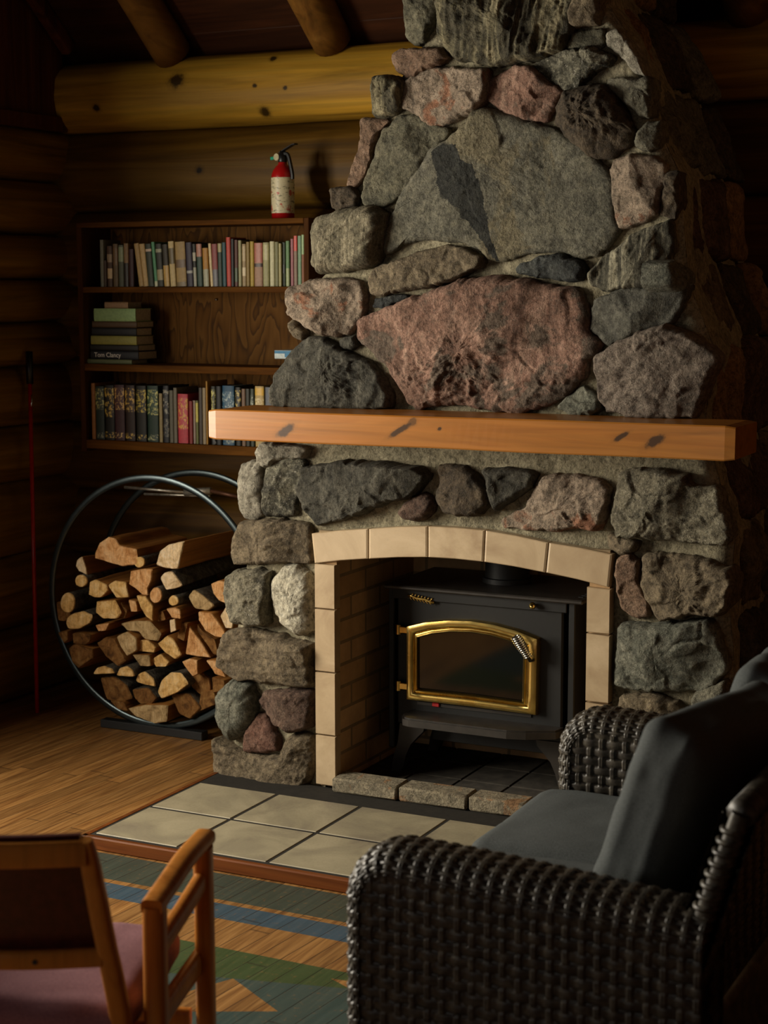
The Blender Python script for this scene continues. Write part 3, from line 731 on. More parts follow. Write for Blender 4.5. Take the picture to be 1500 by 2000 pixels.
for i in range(4):
    a, b = xs_[i]+.003, xs_[i+1]-.003; P = [(a, .0), (b, .0)]
    mb = MB(); mb.box(a, b, -.045+.004*i, .055, .040, .088, bev=.006); o = mb.build('curb_brick', M['curb'], FP, smooth='auto')

# ------------------------------------------------------------------ mantel
M['mantel'] = wood('orange varnished pine', '7E501C', 'A06C2C', 'B4803C', 0, .9, .36, bump=.12, coat=.15,
    krot=.55, kst=.95, spec=.35, kcol=H('3A2410'), knots=[((-.50, -.2, 1.244), (.042, .08, .016)), ((.70, -.2, 1.255), (.040, .08, .015)), ((-.06, -.2, 1.285), (.018, .06, .012)), ((-.10, -.2, 1.26), (.05, .08, .010)), ((.03, -.2, 1.268), (.008, .04, .006)), ((.60, -.2, 1.265), (.03, .05, .008))])
mp = MB()
n = 60; V = []; F = []; prof = [(-.200, 1.205), (-.203, 1.209), (-.203, 1.298), (-.199, 1.302), (.040, 1.302), (.044, 1.298), (.044, 1.209), (.040, 1.205)]
for i in range(n+1):
    x = -.787+1.716*i/n; ex = (.004 if i in (0, n) else 0)
    for (y, zz) in prof:
        cy_, cz_ = -.06, 1.253; w = vn(np.array([[x*3, y*9, zz*9]]), 4)[0]*.0015
        V.append((x, y+(ex if y < cy_ else -ex)+w, zz+(ex if zz < cz_ else -ex)+w+.004*i/n))
k = len(prof)
for i in range(n):
    for j in range(k): F.append((i*k+j, i*k+(j+1) % k, (i+1)*k+(j+1) % k, (i+1)*k+j))
F += [tuple(range(k)), tuple(n*k+j for j in range(k))[::-1]]
mo = mk('mantel_shelf', V, F, M['mantel'], None, False); tag(mo, 'thick orange varnished pine mantel beam across the stone fireplace', 'mantel')

# ------------------------------------------------------------------ hearth
HT = empty('tiled_hearth', (0, 0, 0), 0, 'low hearth of square beige tiles edged in wood before the fireplace', 'hearth')
M['grout'] = plain('dark grey grout', '24211C', .9, 0, .3, .2, 60)
M['trimwood'] = wood('red brown edging', '3A1C0C', '6A3C1C', '8A5428', 0, 1., .4)
MB().box(-.885, 1.16, -.755, .0, .0, .0385).build('grout_bed', M['grout'], HT)
MB().box(-.905, 1.18, -.775, -.752, .0, .040, bev=.004).box(-.905, -.882, -.775, -.01, .0, .040, bev=.004).build('wood_edging', M['trimwood'], HT)
gx = [-.880, -.576, -.270, .037, .343, .649, .955, 1.155]; gy = [-.745, -.441, -.138]
for i in range(len(gx)-1):
    for j in range(2):
        MB().box(gx[i]+.0055, gx[i+1]-.0055, gy[j]+.0075, gy[j+1]-.0075, .02, .0405, bev=.002).build('tile', M['htile'], HT)

# ------------------------------------------------------------------ wood stove
ST = empty('wood_stove', (0, .4, .052), 0, 'black iron wood stove with arched brass glass door inside the fireplace', 'stove')
def local(o, par):      # keep world-space mesh under an offset empty
    o.matrix_parent_inverse = Matrix.Translation(-par.location); return o
M['stove'] = plain('matt black stove paint', '121211', .55, 0, .35, .12, 40)
M['stovetop'] = plain('dusty black stove top', '2A2622', .42, 0, .5, .25, 25)
M['brass'] = None
t = NT('polished brass'); f = t.noise(14, 5, .6)
M['brass'] = t.fin(t.ramp(f, [(.3, H('A08040')), (.6, H('D8BC70'))]), t.ramp(f, [(.3, .30), (.7, .18)]), t.bump(f, .05, .003), 1.)
YF = .22
def S_(o): return local(o, ST)
def WP(pts, y): return [tuple(on_y(a, b, y)[[0, 2]]) for a, b in pts]
# body
mb = MB(); mb.box(-.318, .275, YF, .57, .222, .665, bev=.006); S_(mb.build('firebox_body', M['stove'], ST))
S_(MB().box(-.352, .352, YF-.035, .59, .690, .704, bev=.004).build('top_plate', M['stovetop'], ST))
mb = MB()
for i in range(7):
    mb.box(.318-.018*0, .334, YF+.02+i*.03, YF+.035+i*.03, .7035, .7055)
S_(mb.build('top_vent', M['black_iron'], ST))
S_(MB().box(-.33, .29, YF-.012, YF+.0, .655, .692, bev=.002).build('top_lintel', M['stove'], ST))
S_(MB().box(.296, .318, YF-.008, .56, .14, .69, bev=.003).build('side_shield', M['stove'], ST))
S_(MB().box(-.345, -.325, YF-.008, .56, .14, .69, bev=.003).build('side_shield', M['stove'], ST))
S_(MB().lathe([(.085, .70), (.085, .72), (.076, .722), (.075, .905)], (0, .42, 0)).build('flue_pipe', M['black_iron'], ST, 'auto'))
# door
yd = YF-.02
outer = WP([(795, 1222), (830, 1214), (875, 1210), (920, 1211), (965, 1218), (1010, 1230), (1052, 1247), (1049, 1397), (920, 1380), (795, 1366)], yd)
innr = WP([(816, 1246), (845, 1238), (882, 1234), (920, 1235), (958, 1241), (992, 1251), (1023, 1266), (1021, 1370), (920, 1356), (816, 1345)], yd)
def frame_ring(loops, ys):
    """loops: closed 2D outlines with equal counts; ys: depth of each"""
    n = len(loops[0]); V = []; F = []
    for L, y in zip(loops, ys): V += [(x, y, z) for x, z in L]
    for k in range(len(loops)-1):
        for i in range(n): F.append((k*n+i, k*n+(i+1) % n, (k+1)*n+(i+1) % n, (k+1)*n+i))
    return V, F
def lerp2(A, B, t): return [(a[0]*(1-t)+b[0]*t, a[1]*(1-t)+b[1]*t) for a, b in zip(A, B)]
def dens(L, k=5):
    out = []
    for i in range(len(L)):
        a, b = L[i], L[(i+1) % len(L)]
        for j in range(k): out.append((a[0]+(b[0]-a[0])*j/k, a[1]+(b[1]-a[1])*j/k))
    return out
oD, iD = dens(outer), dens(innr)
lev = [(0, .025), (0, 0), (.06, -.008), (.3, -.012), (.55, -.010), (.68, -.004), (.72, .0), (.80, -.001), (.84, -.007), (.92, -.009), (1.0, -.004), (1.0, .02)]
V, F = frame_ring([lerp2(oD, iD, a) for a, b in lev], [yd+b for a, b in lev])
DO = S_(mk('door', V, F, M['brass'], ST, 'auto'))
DO['label'] = 'polished brass door frame with arched top'
t = NT('opaque black glass'); M['glass'] = t.fin(H('060606'), .07, t.bump(t.noise(3, 2), .03, .01), 0, .6)  # opaque gloss black pane

mb = MB(); mb.prism(innr, 'y', yd+.006, yd+.012); g_ = mb.build('glass', M['glass'], DO)
M['ember'] = stone('ash and charred firebrick', '3A2C26', '5A443A', '78665A', sp=.4)
mb = MB(); mb.box(-.25, .19, YF+.001, YF+.0025, .30, .54); 
for hz in (1230, 1340):
    q = on_y(785, hz, yd); mb = MB(); mb.box(-.300, -.262, yd-.004, yd+.01, q[2]-.012, q[2]+.012, bev=.003).lathe([(.010, -.016), (.010, .016)], (-.303, yd+.003, q[2]), n=12)
    mb.build('hinge', M['brass'], DO, 'auto')
# spring handle
a = Vector(on_y(1006, 1243, .13)); b = Vector(on_y(1036, 1291, .165)); ax = (b-a).normalized(); s1 = ax.cross(Vector((0, 1, 0))).normalized(); s2 = ax.cross(s1)
pts = []; L = (b-a).length*.86
for i in range(200):
    tt = i/199; an = tt*2*PI*11; rr_ = .016*(.72+.28*math.sin(PI*min(1, tt*1.1+.15)))
    pts.append(a+ax*L*tt+s1*math.cos(an)*rr_+s2*math.sin(an)*rr_)
M['chrome'] = plain('chrome spring steel', 'C8C8C4', .15, 1., .5, .05)
hd = MB().tube([a+ax*.004, b, b+Vector((0, .03, -.002))], .006).build('handle', M['black_iron'], DO, True); hd['label'] = 'coiled chrome spring handle'
MB().tube(pts, .0026, n=2).build('spring_grip', M['chrome'], hd, True)
# knobs and twig ornament
kq = on_y(1040, 1183, YF-.03)
S_(MB().lathe([(.0, -.012), (.008, -.01), (.012, 0), (.008, .01), (.004, .014), (.004, .045)], tuple(kq), axis='y', n=14).build('air_knob', M['brass'], ST, True))
tw = MB(); q0 = Vector(on_y(797, 1163, YF-.012)); q1 = Vector(on_y(848, 1176, YF-.012))
tw.tube([q0.lerp(q1, i/6)+Vector((0, 0, .002*math.sin(i*2))) for i in range(7)], .006)
for i in range(14):
    q = q0.lerp(q1, i/13*.8+.05); s_ = 1 if i % 2 else -1
    tw.tube([q, q+Vector((.010, -.004, s_*.012))], .0042, taper=[1, .3])
S_(tw.build('twig_ornament', M['brass'], ST, True))
# lip shelf
lip = WP([(779, 1392), (779, 1402), (790, 1411), (985, 1441), (1030, 1438), (1090, 1420)], .1)
L2 = [(-.262, YF), (-.268, .155), (-.245, .112), (-.22, .102), (.13, .100), (.19, .118), (.275, .165), (.285, YF)]
mb = MB(); mb.prism(L2, 'z', .250, .272); mb.prism([(x*.985, YF-(YF-y)*.93) for x, y in L2], 'z', .272, .277)
lp_ = S_(mb.build('ash_lip', M['stovetop'], ST, False)); lp_['label'] = 'dusty grey ash lip under the door'
q = on_y(846, 1379, .19); M['redtag'] = plain('red tag', 'B01818', .5)
S_(MB().box(q[0]-.013, q[0]+.013, YF-.012, YF-.004, q[2]-.007, q[2]+.006, bev=.002).build('damper_tag', M['redtag'], ST))
S_(MB().box(-.24, .17, YF-.005, YF+.001, q[2]-.007, q[2]+.003).build('air_slot', M['stovetop'], ST))
def leg(sx, y0, y1):
    P = [(.325, .052), (.318, .10), (.300, .16), (.292, .225), (.200, .225), (.205, .205), (.225, .185), (.252, .155), (.268, .12), (.278, .085), (.290, .052)]
    P = [(sx*a-.015, b) for a, b in P]; m = MB(); m.prism(P, 'y', y0, y1); return S_(m.build('leg', M['stovetop'], ST))
for sx in (-1, 1): leg(sx, YF, YF+.03); leg(sx, .52, .55)
S_(MB().box(-.22, .19, .30, .54, .16, .222).build('ash_pan', M['black_iron'], ST))

# ------------------------------------------------------------------ bookcase
BY = .75
BC = empty('bookcase', (-1.46, .84, 1.035), 0, 'brown wall-mounted open bookcase with three shelves of books left of the chimney', 'bookcase')
def B_(o): return local(o, BC)
bx0, bx1, bzb, bzt = -1.990, -.937, 1.035, 1.945
BD = .955
zsh = [1.052+.032, 1.388, 1.692]    # top faces of the boards carrying books
B_(MB().box(bx0, bx0+.024, BY, BD, bzb, bzt-.02, bev=.002).build('side_panel', M['case_v'], BC))
B_(MB().box(bx1-.022, bx1, BY, BD, bzb, bzt, bev=.002).build('side_panel', M['case_v'], BC))
B_(MB().box(bx0, bx1-.0225, BY, BD, bzt-.02, bzt, bev=.002).build('top_board', M['case'], BC))
for zt, th in ((zsh[0], .036), (zsh[1], .028), (zsh[2], .022)):
    B_(MB().box(bx0+.0245, bx1-.0225, BY, BD-.006, zt-th, zt, bev=.002).build('shelf', M['case'], BC))
def ply():
    t = NT('plywood with cathedral grain'); s = t.sep()
    w = t.noise(1., 3, .5, t.map((7, 1, 1.5), loc=(2.3, 0, 1)), .25)
    wv = t.math('FRACT', t.math('MULTIPLY', w, 15.))
    col = t.ramp(wv, [(0, H('3A240C')), (.25, H('523410')), (.9, H('62421A')), (1., H('3A240C'))])
    return t.fin(col, .7, None, spec=.1)
B_(MB().box(bx0+.005, bx1-.005, BD-.005, BD, bzb+.002, bzt-.02).build('back_panel', ply(), BC))
q = on_y(423, 585, BD-.006); B_(MB().lathe([(.004, -.008), (.005, -.006), (.002, 0)], tuple(q), axis='y', n=10).build('nail', M['chrome'], BC, True))
# wall brace between bookcase and log wall
B_(MB().box(bx0, bx1, BD, .99, bzb+.1, bzt-.1).build('mounting_cleat', M['case'], BC))

def text_mesh(s, size, mat, name, parent, M4, ext=.0002, font=None, align='CENTER'):
    cu = bpy.data.curves.new(name, 'FONT'); cu.body = s; cu.size = size; cu.extrude = ext; cu.align_x = align; cu.align_y = 'CENTER'
    tmp = bpy.data.objects.new('tmp', cu); COL.objects.link(tmp)
    dg = bpy.context.evaluated_depsgraph_get(); dg.update(); me = bpy.data.meshes.new_from_object(tmp.evaluated_get(dg))
    bpy.data.objects.remove(tmp); me.materials.clear(); me.materials.append(mat); me.transform(M4)
    o = bpy.data.objects.new(name, me); COL.objects.link(o); o.parent = parent; return o
_cm = {}
def cmat(h, rough=.55, metal=0.):
    k = (h, rough, metal)
    if k not in _cm: _cm[k] = plain('paint '+h, h, rough, metal, .4, .12, 90)
    return _cm[k]
M['pages'] = plain('paper edges', 'A8977C', .9, 0, .2, .15, 150)
def gilt(h, seed, gold='C8A850', amt=.5):
    t = NT('patterned cover'); f = t.noise(75, 4, .8, t.map((1, 1, .7), loc=(seed, 0, 0)))
    return t.fin(t.ramp(f, [(.44, H(h)), (.52, H(h)), (.56, H(gold))] if amt >= .5 else [(.5, H(h)), (.60, H(h)), (.64, H(gold))]), .5)
def book(name, w, h, d, cover, label=None, group=None, bands=(), label_txt=None, spine_mat=None):
    """upright book, origin at the bottom front centre of the spine; spine towards -Y"""
    e = empty(name, (0, 0, 0), 0, label, 'book', group)
    c = min(.0022, w*.16); m = MB(); r = min(w*.16, .003); K = 6
    # rounded spine profile (x,y) extruded in z
    out = [(-w/2, d)]+[(-w/2*math.cos(PI*0)*1, d*.5)]+[(-w/2*math.cos(PI*i/K), r-r*math.sin(PI*i/K)) for i in range(K+1)]+[(w/2, d*.5), (w/2, d)]
    inn = [(w/2-c, d), (w/2-c, r+c), (-w/2+c, r+c), (-w/2+c, d)]
    m.prism(out+inn, 'z', 0, h); o1 = m.build('cover', spine_mat or cover, e, 'auto')
    m = MB(); m.box(-w/2+c, w/2-c, r+c, d-.004, .003, h-.003); m.build('page_block', M['pages'], e)
    for (z0, z1, hx) in bands:
        b = MB(); b.prism([(-w/2*math.cos(PI*i/K)*1.01, r-r*math.sin(PI*i/K)-.0004) for i in range(K+1)]+[(w/2*.9, r+.001), (-w/2*.9, r+.001)], 'z', h*z0, h*z1)
        b.build('spine_label', hx if not isinstance(hx, str) else cmat(hx, .45), o1, 'auto')
    return e
# (px left, px right, px top, colour, words, bands, lean in px at the top)
TOP = [
 (194,201,468,'69695A','grey green slim',[],0),(201.5,207,508,'3A2A1C','short umber',[],0),
 (207.5,218,480,'4A3626','brown mottled',[(.2,.45,'B8A078'),(.6,.8,'8E7C62')],0),(219,229,476,'5A4A30','olive brown',[(.5,.9,'6A5236')],0),
 (230,240,478,'4C5040','moss grey',[(.6,.95,'7C8464')],0),(240.5,249.5,475,'7A6040','tan and black',[(0,.55,'2A2420')],0),
 (250,260,486,'321418','short dark maroon',[],0),(260.5,270,475,'9A7E4E','tan leaning',[],9),(270.5,281,476,'A88C5C','sandy leaning',[],7),
 (282,294,476,'2C3224','black green',[(.82,.88,'B09A84')],5),(294.5,300.5,472,'4E8460','bright green slim',[(0,.12,'B8B898')],6),
 (302,314,476,'2A2A22','black mottled',[(.15,.4,'8C8262'),(.8,.88,'8A8A70')],4),(315,326,477,'2E281C','black and mustard',[(0,.5,'A8884A')],4),
 (327,338,471,'B09C6E','cream lettered',[(.5,.85,'5E5236')],4),(340,360,472,'8E7648','straw yellow wide',[(.42,.6,'5E4A34'),(0,.1,'6A5A3C')],3),
 (361,373,473,'2C2634','dark violet',[(.3,.36,'8A8A84')],3),(374,381,476,'24241E','black and white',[(0,.45,'8C8A78'),(.6,.8,'9A9684')],2),
 (382,392.5,476,'2E4036','dark pink topped',[(.7,1.,'9A6C5A')],2),(394,405,484,'9A6E2A','orange and grey',[(0,.45,'8E8C74')],2),
 (406,411,475,'C0AE84','thin cream',[],4),(412,423,476,'7A3E3C','rose red and grey',[(0,.4,'5C5A5E')],2),
 (424,432,475,'2C3A30','green beige topped',[(.8,1.,'8E8258')],1),(432.5,440,473,'264448','dark teal',[],1),
 (440.5,449,463,'A83C30','tall scarlet',[],1),(450,456,466,'161412','tall black',[],0),
 (457,463.5,468,'4C2A20','dark rust',[(.1,.4,'3E4A32')],0),(464,470.5,469,'8E8A66','pale khaki',[],0),
 (472,479.5,476,'8E7A58','speckled tan',[(.25,.45,'C0B090'),(.6,.95,'A4906C')],0),(480,486.5,472,'7E6836','ochre brown',[],0),
 (487,495,471,'9A822E','mustard yellow',[],0),(495.5,512,474,'8E6E58','broad dusty pink',[(.45,.53,'3A2C28'),(.55,1.,'985C4C')],0),
 (512.5,524.5,473,'8A865E','sage green',[(.6,.95,'A09A70')],0),(526,535,471,'B4B08E','ivory white',[],0),
 (535.5,543.5,472,'6A6844','olive green',[],0),(544,548.5,475,'9C9468','slim wheat coloured',[],0),
 (550,557,473,'26301E','deep bottle green',[(.3,.5,'10160E')],0),(557.5,564.5,470,'5A7A50','leaf green',[(0,.4,'8A9468')],0),
 (567,572.5,466,'8E5A60','dusty rose',[],0),(573,580,460,'7C6656','brown scarlet topped',[(.7,1.,'B4483C')],0),
 (581,588,460,'6E8A6E','pale blue green',[],0),(588.5,593.5,458,'7A4A2C','mint topped brown',[(.62,1.,'88A070')],0)]
def place_book(spec, zsf, yfr, depth, shelf, prev, nxt, group):
    x0, x1, yt, hx, words, bands, lean = spec
    zt = on_y((x0+x1)/2, yt, yfr)[2]; h = zt-zsf; xa = on_y(x0, yt, yfr)[0]; xb = on_y(x1, yt, yfr)[0]
    words, prev, nxt = [w.replace(' and ', '-and-').replace(' topped', '-topped') if w else w for w in (words, prev, nxt)]
    if prev and nxt: lab = '%s book on %s between %s and %s ones' % (words, shelf, prev, nxt)
    elif nxt: lab = '%s book at left end of %s, next to %s one' % (words, shelf, nxt)
    else: lab = '%s book at the right end of the %s' % (words, shelf)
    w = (xb-xa)*.955
    bm = cmat(hx)
    e = book('book', w, h-.001, depth, bm, lab, group, [(a, b, c) for a, b, c in bands])
    ln = on_y(x0+lean, 500, yfr)[0]-on_y(x0, 500, yfr)[0]
    an = math.atan2(ln, h)
    e.location = ((xa+xb)/2+ln, yfr, zsf+abs(math.sin(an))*w/2); e.rotation_euler = (0, -an, 0); return e
grp = 'paperbacks on the top shelf'
for i, b in enumerate(TOP):
    place_book(b, zsh[2]+.0008, BY+.018+rnd.uniform(-.003, .008), .12, 'top shelf', TOP[i-1][4] if i else None, TOP[i+1][4] if i < len(TOP)-1 else None, grp)
GG = lambda h, s, g='C8A84C': gilt(h, s, g)
BOT = [
 (177,184,748,'8A5A2A','plain wooden coloured',[],0),
 (185,202,754,'1E2C26','dark green gilt',[(.56,.96,GG('2E3A2C', 1, 'B8B46C')),(.03,.13,GG('1E2C26', 2, '8A8A6A'))],0),
 (203,221.5,752,'14140F','black gilt',[(.42,.95,GG('1C1810', 3)),(.04,.15,GG('14140F', 4))],0),
 (222,241.5,751,'3E2428','maroon gilt',[(.55,.95,GG('4A2A2A', 5, 'D0A860')),(.04,.14,GG('3E2428', 6, 'D8B878'))],0),
 (243,262,752,'2A1A12','dark brown gilt',[(.52,.95,GG('3A2612', 7, 'CDA64C')),(.04,.14,GG('2A1A12', 8))],0),
 (264,284,753,'15140C','black olive gilt',[(.52,.93,GG('241F0C', 9, 'C8B040')),(.03,.12,GG('15140C', 10))],0),
 (286,307.5,753,'1A3024','broad green gilt',[(.48,.93,GG('24402A', 11, 'C4C070')),(.03,.13,GG('1A3024', 12, 'A8A878'))],0),
 (309.5,316,768,'8E7E58','beige slim',[],0),(317,328.5,753,'1E1E22','black lettered',[(.5,.93,GG('1E1E22', 13, '8E8A7A')),(.1,.42,GG('1E1E22', 14, '6E6A5C'))],0),
 (329.5,337,762,'5C584A','grey',[],0),(337.5,344.5,757,'665F50','taller grey',[],0),
 (346,366,769,'A8303C','crimson pink',[(.28,.92,GG('B03840', 15, 'C89A3C'))],0),
 (368,375,783,'74201E','small dark red',[],0),(375.5,381,782,'8E7C70','small pale pink',[],0),
 (381.5,386.5,782,'5E6030','small olive yellow',[(.5,.95,'B8AC4C')],0),
 (387,394,757,'3E342C','dark taupe',[],0),(394.5,401,757,'8A7A60','light taupe',[],0),
 (401.5,404.5,744,'9A6E1E','very thin amber',[],0),
 (411,420,754,'1A1C14','black and yellow gilt',[(.5,.95,GG('3A3A1C', 16, 'C8C070')),(.02,.1,GG('101010', 20, '909090'))],0),
 (420.5,431,754,'121212','plain black',[(.3,.48,'8E9088')],0),
 (433,456.5,753,'14405A','wide teal blue',[(.4,.9,GG('1A4A62', 17, 'A8B4B0')),(.02,.12,GG('14405A', 21, '909888'))],0),
 (458.5,469.5,756,'1C1A12','dark gilt narrow',[(.5,.95,GG('1C1A12', 18, 'B8A45C'))],0),
 (471,478.5,759,'6A5240','tan brown',[],0),(479,487,759,'2A2A22','charcoal',[],0),
 (488,495.5,759,'2C3428','dark green and white',[(.2,.9,GG('2C3428', 19, 'A0A490'))],0),
 (497,514.5,754,'A8905A','cream gilt wide',[(.85,.97,'C8A040'),(.3,.8,GG('A8905A', 22, 'D8C89A'))],0),
 (517,532,756,'5A5E66','blue grey',[],0),(533.5,541.5,757,'8A8E8C','silver grey',[(.3,.9,GG('8A8E8C', 23, '4A4E4C'))],0),
 (543,556,757,'4A3A2A','walnut brown',[],0)]
for i, b in enumerate(BOT):
    place_book(b, zsh[0]+.0008, BY+.012+rnd.uniform(-.002, .006), .15, 'bottom shelf', BOT[i-1][4] if i else None, BOT[i+1][4] if i < len(BOT)-1 else None, 'hardbacks on the bottom shelf')
# stack of books lying on the middle shelf
STK = [(168,256,702,708,'5E6444','thin olive magazine at the very bottom of the stack',20),
 (176,269,685.5,701.5,'12141A','black paperback with white author name, low in the stack',42),
 (176,269,673,685,'16120E','thin black paperback above the one with white lettering',44),
 (177,266,656,672.5,'84803C','olive yellow book in the middle of the lying stack',34),
 (179,266,640,655.5,'0E0E10','thick black book beneath a thin brown one in the stack',34),
 (180,267,627.5,639.5,'4C3820','thin brown book just below the pale green one',34),
 (184,265,602.5,627,'84A06A','thick pale green book near the top of the stack',32)]
zc = zsh[1]+.0006; prevz = zc
for k, (x0, x1, yt, yb, hx, lab, dd) in enumerate(STK):
    yfr = BY+.02+.004*(k % 3); za = zc; zb_ = on_y(220, yt, yfr)[2]-.0004
    hgt = zb_-za; xa, xb = on_y(x0, 650, yfr)[0], on_y(x1, 650, yfr)[0]
    L_ = xb-xa; e = book('book', hgt, L_, .115+.01*(k % 2)+(.012 if k in (1, 2) else 0), cmat(hx), lab, 'books lying in a stack on the middle shelf')
    e.rotation_euler = (0, PI/2, 0); e.location = (xa, yfr, za+hgt/2); zc = zb_+.0006
    if k == 1:
        Mx = Matrix(((0, 0, 0, 0), (0, 0, 0, 0), (0, 0, 0, 0), (0, 0, 0, 1)))
        # text reads along local +Z (world +X); local -X is world up
        for s, off, col, sz in (('Tom Clancy', .36, 'D8D4C8', .026), ('POWER', .73, 'A8483C', .016)):
            Mt = Matrix(((0, -1, 0, 0), (0, 0, -1, -.0008), (1, 0, 0, L_*off), (0, 0, 0, 1)))
            if col == 'A8483C': continue
            text_mesh(s, sz, cmat(col), 'title', e, Mt)
xa, xb = on_y(201, 595, BY+.02)[0], on_y(247, 595, BY+.02)[0]; zt = on_y(222, 590, BY+.02)[2]
e = book('book', zt-zc, xb-xa, .10, cmat('8E7050'), 'small tan paperback topmost on the lying stack', 'books lying in a stack on the middle shelf'); e.rotation_euler = (0, PI/2, 0); e.location = (xa, BY+.03, (zt+zc)/2)
# blue and white box on top of a small red one at the right of the middle shelf
xa, xb = on_y(536, 692, BY+.03)[0], on_y(580, 692, BY+.03)[0]; z0, z1 = zsh[1]+.0006, on_y(555, 701, BY+.03)[2]; z2 = on_y(555, 684.5, BY+.03)[2]
MBr = MB().box(xa+.035, xb-.01, BY+.05, BY+.15, z0, z1, bev=.001).build('card_box', cmat('8A4A2C')); tag(MBr, 'small orange brown box under the blue and white one, middle shelf', 'box')
cb_ = MB().box(xa, xb, BY+.03, BY+.15, z1+.0005, z2, bev=.001).build('card_box', cmat('B8C4C4')); tag(cb_, 'small blue and white box beside the chimney on the middle shelf', 'box')
MB().box(xa+.001, xb-.001, BY+.0292, BY+.0302, (z1+z2)/2+.004, z2-.0015).box(xa+.045, xb-.001, BY+.0292, BY+.0302, z1+.006, (z1+z2)/2+.004).build('printed_band', cmat('1E6C94'), cb_)

# ------------------------------------------------------------------ fire extinguisher
ex = on_y(553, 424, .86); EX = empty('fire_extinguisher', (ex[0], .86, bzt+.0005), math.radians(-12), 'red fire extinguisher with cream label standing on top of the bookcase', 'fire extinguisher')
M['red'] = plain('red enamel', '9C1414', .25, 0, .5, .05)
r = .0435
MB().lathe([(r*.9, 0), (r, .004), (r, .158), (r*.97, .168), (r*.85, .182), (r*.62, .196), (r*.42, .204), (r*.36, .212), (r*.36, .222)], n=40).build('cylinder', M['red'], EX, True); EXC = bpy.data.objects['cylinder']
t = NT('printed paper label'); s = t.sep(); f = t.noise(60, 3, .7, t.map((1, 1, 2.2))); 
cl = t.ramp(f, [(.47, H('C4BA98')), (.56, H('C4BA98')), (.62, H('6A6650'))]); fr_ = t.noise(34, 2, .5, t.map((1, 1, 1.0), loc=(3, 0, 0)))
cl = t.mix(t.ramp(fr_, [(.63, 0.), (.67, .9)]), cl, H('A83A2A')); M['exlabel'] = t.fin(cl, .45)
V = []; F = []; n = 30
for i in range(n+1):
    a = math.radians(-215+i*(250/n)); V += [(math.cos(a)*(r+.0006), math.sin(a)*(r+.0006), .022), (math.cos(a)*(r+.0006), math.sin(a)*(r+.0006), .155)]
for i in range(n): F.append((2*i, 2*i+2, 2*i+3, 2*i+1))
mk('paper_label', V, F, M['exlabel'], EXC, True)
M['blk'] = plain('black plastic', '0C0C0C', .4)
MB().lathe([(.0165, .212), (.0175, .216), (.0175, .236), (.012, .242), (.010, .256)], n=20).build('valve', M['blk'], EX, True)
MB().sweep([(-.012, 0, .248), (.02, 0, .262), (.055, 0, .276), (.068, 0, .277)], .020, .006).build('lever', M['blk'], EX, 'auto')
MB().sweep(smooth_path([(.005, 0, .245), (.026, 0, .24), (.038, 0, .205), (.047, 0, .17), (.048, 0, .148)], 4), .014, .012, up=(0, 1, 0)).build('discharge_hose', M['blk'], EX, 'auto')
MB().lathe([(.013, -.006), (.014, -.004), (.014, .006)], (-.017, -.012, .232), axis='y', n=20).build('pressure_gauge', cmat('B0A888', .3), EX, 'auto')
MB().sweep([(-.028, -.008, .230), (-.052, -.008, .228)], .008, .012).build('safety_pin', cmat('1E9070', .35), EX, 'auto')

# ------------------------------------------------------------------ red pole on the wall
p1 = Vector(on_z(73, 1395, 0)); p2 = Vector(on_x(57, 687, -2.2)); p1.z = .006
PO = empty('walking_pole', tuple(p1), 0, 'slim red pole with a black grip leaning in the log corner', 'pole')
def lp(a, b): return [p1.lerp(p2, a)-p1, p1.lerp(p2, b)-p1]
MB().tube(lp(0, .94), .0085).build('shaft', cmat('A01A14', .25), PO, True)
MB().tube(lp(.91, 1.0), .0145).build('grip', M['blk'], PO, True)
MB().tube([p1.lerp(p2, .88)-p1+Vector((.010, -.004, .0)), p1.lerp(p2, .88)-p1+Vector((.012, -.006, -.03)), p1.lerp(p2, .84)-p1+Vector((.0, -.006, -.02))], .003).build('clip', M['chrome'], PO, True)

# ------------------------------------------------------------------ log hoop and firewood
RK = empty('log_hoop', (-1.455, .6, 0), 0, 'round grey metal log hoop full of split firewood left of the fireplace', 'log rack')
def K_(o): return local(o, RK)
RC = (-1.455, .507); RR = .475
for y, nm in ((.455, 'hoop'), (.775, 'hoop')):
    rr_ = RR if y < .6 else RR-.012
    pts = [(RC[0]+rr_*math.cos(a), y, RC[1]+rr_*math.sin(a)) for a in [2*PI*i/96 for i in range(97)]]
    K_(MB().sweep(pts, .026, .012, up=(0, 1, 0), n=3, p=2.5, cap=False).build('hoop', M['rack_metal'], RK, 'auto'))
for y in (.455, .775):
    K_(MB().box(-1.70, -1.235, y-.022, y+.022, .0, .032, bev=.003).build('foot', M['black_iron'], RK))
for a in (205, 240, 270, 300, 335):
    a = math.radians(a); K_(MB().tube([(RC[0]+RR*math.cos(a), .455, RC[1]+RR*math.sin(a)), (RC[0]+RR*math.cos(a), .775, RC[1]+RR*math.sin(a))], .008).build('crossbar', M['black_iron'], RK, True))
q1, q2, q3, q4 = [Vector(on_y(a, b, .775)) for a, b in ((247, 951), (365, 961), (415, 958), (480, 972))]
TG = empty('poker', tuple(q1), 0, 'slim steel poker with a thick sleeve hanging under the top of the hoop', 'fire tool')
MB().tube([Vector((0, -.012, 0)), q2-q1+Vector((0, -.012, 0))], .006).build('rod', M['steel'], TG, True)
MB().tube([q2-q1+Vector((0, -.012, 0)), q3-q1+Vector((0, -.012, 0))], .015).build('sleeve', M['steel'], TG, True)
MB().tube([q3-q1+Vector((0, -.012, 0)), q4-q1+Vector((0, -.012, 0))], .008).build('tail', cmat('5A3A28', .5, .5), TG, True)
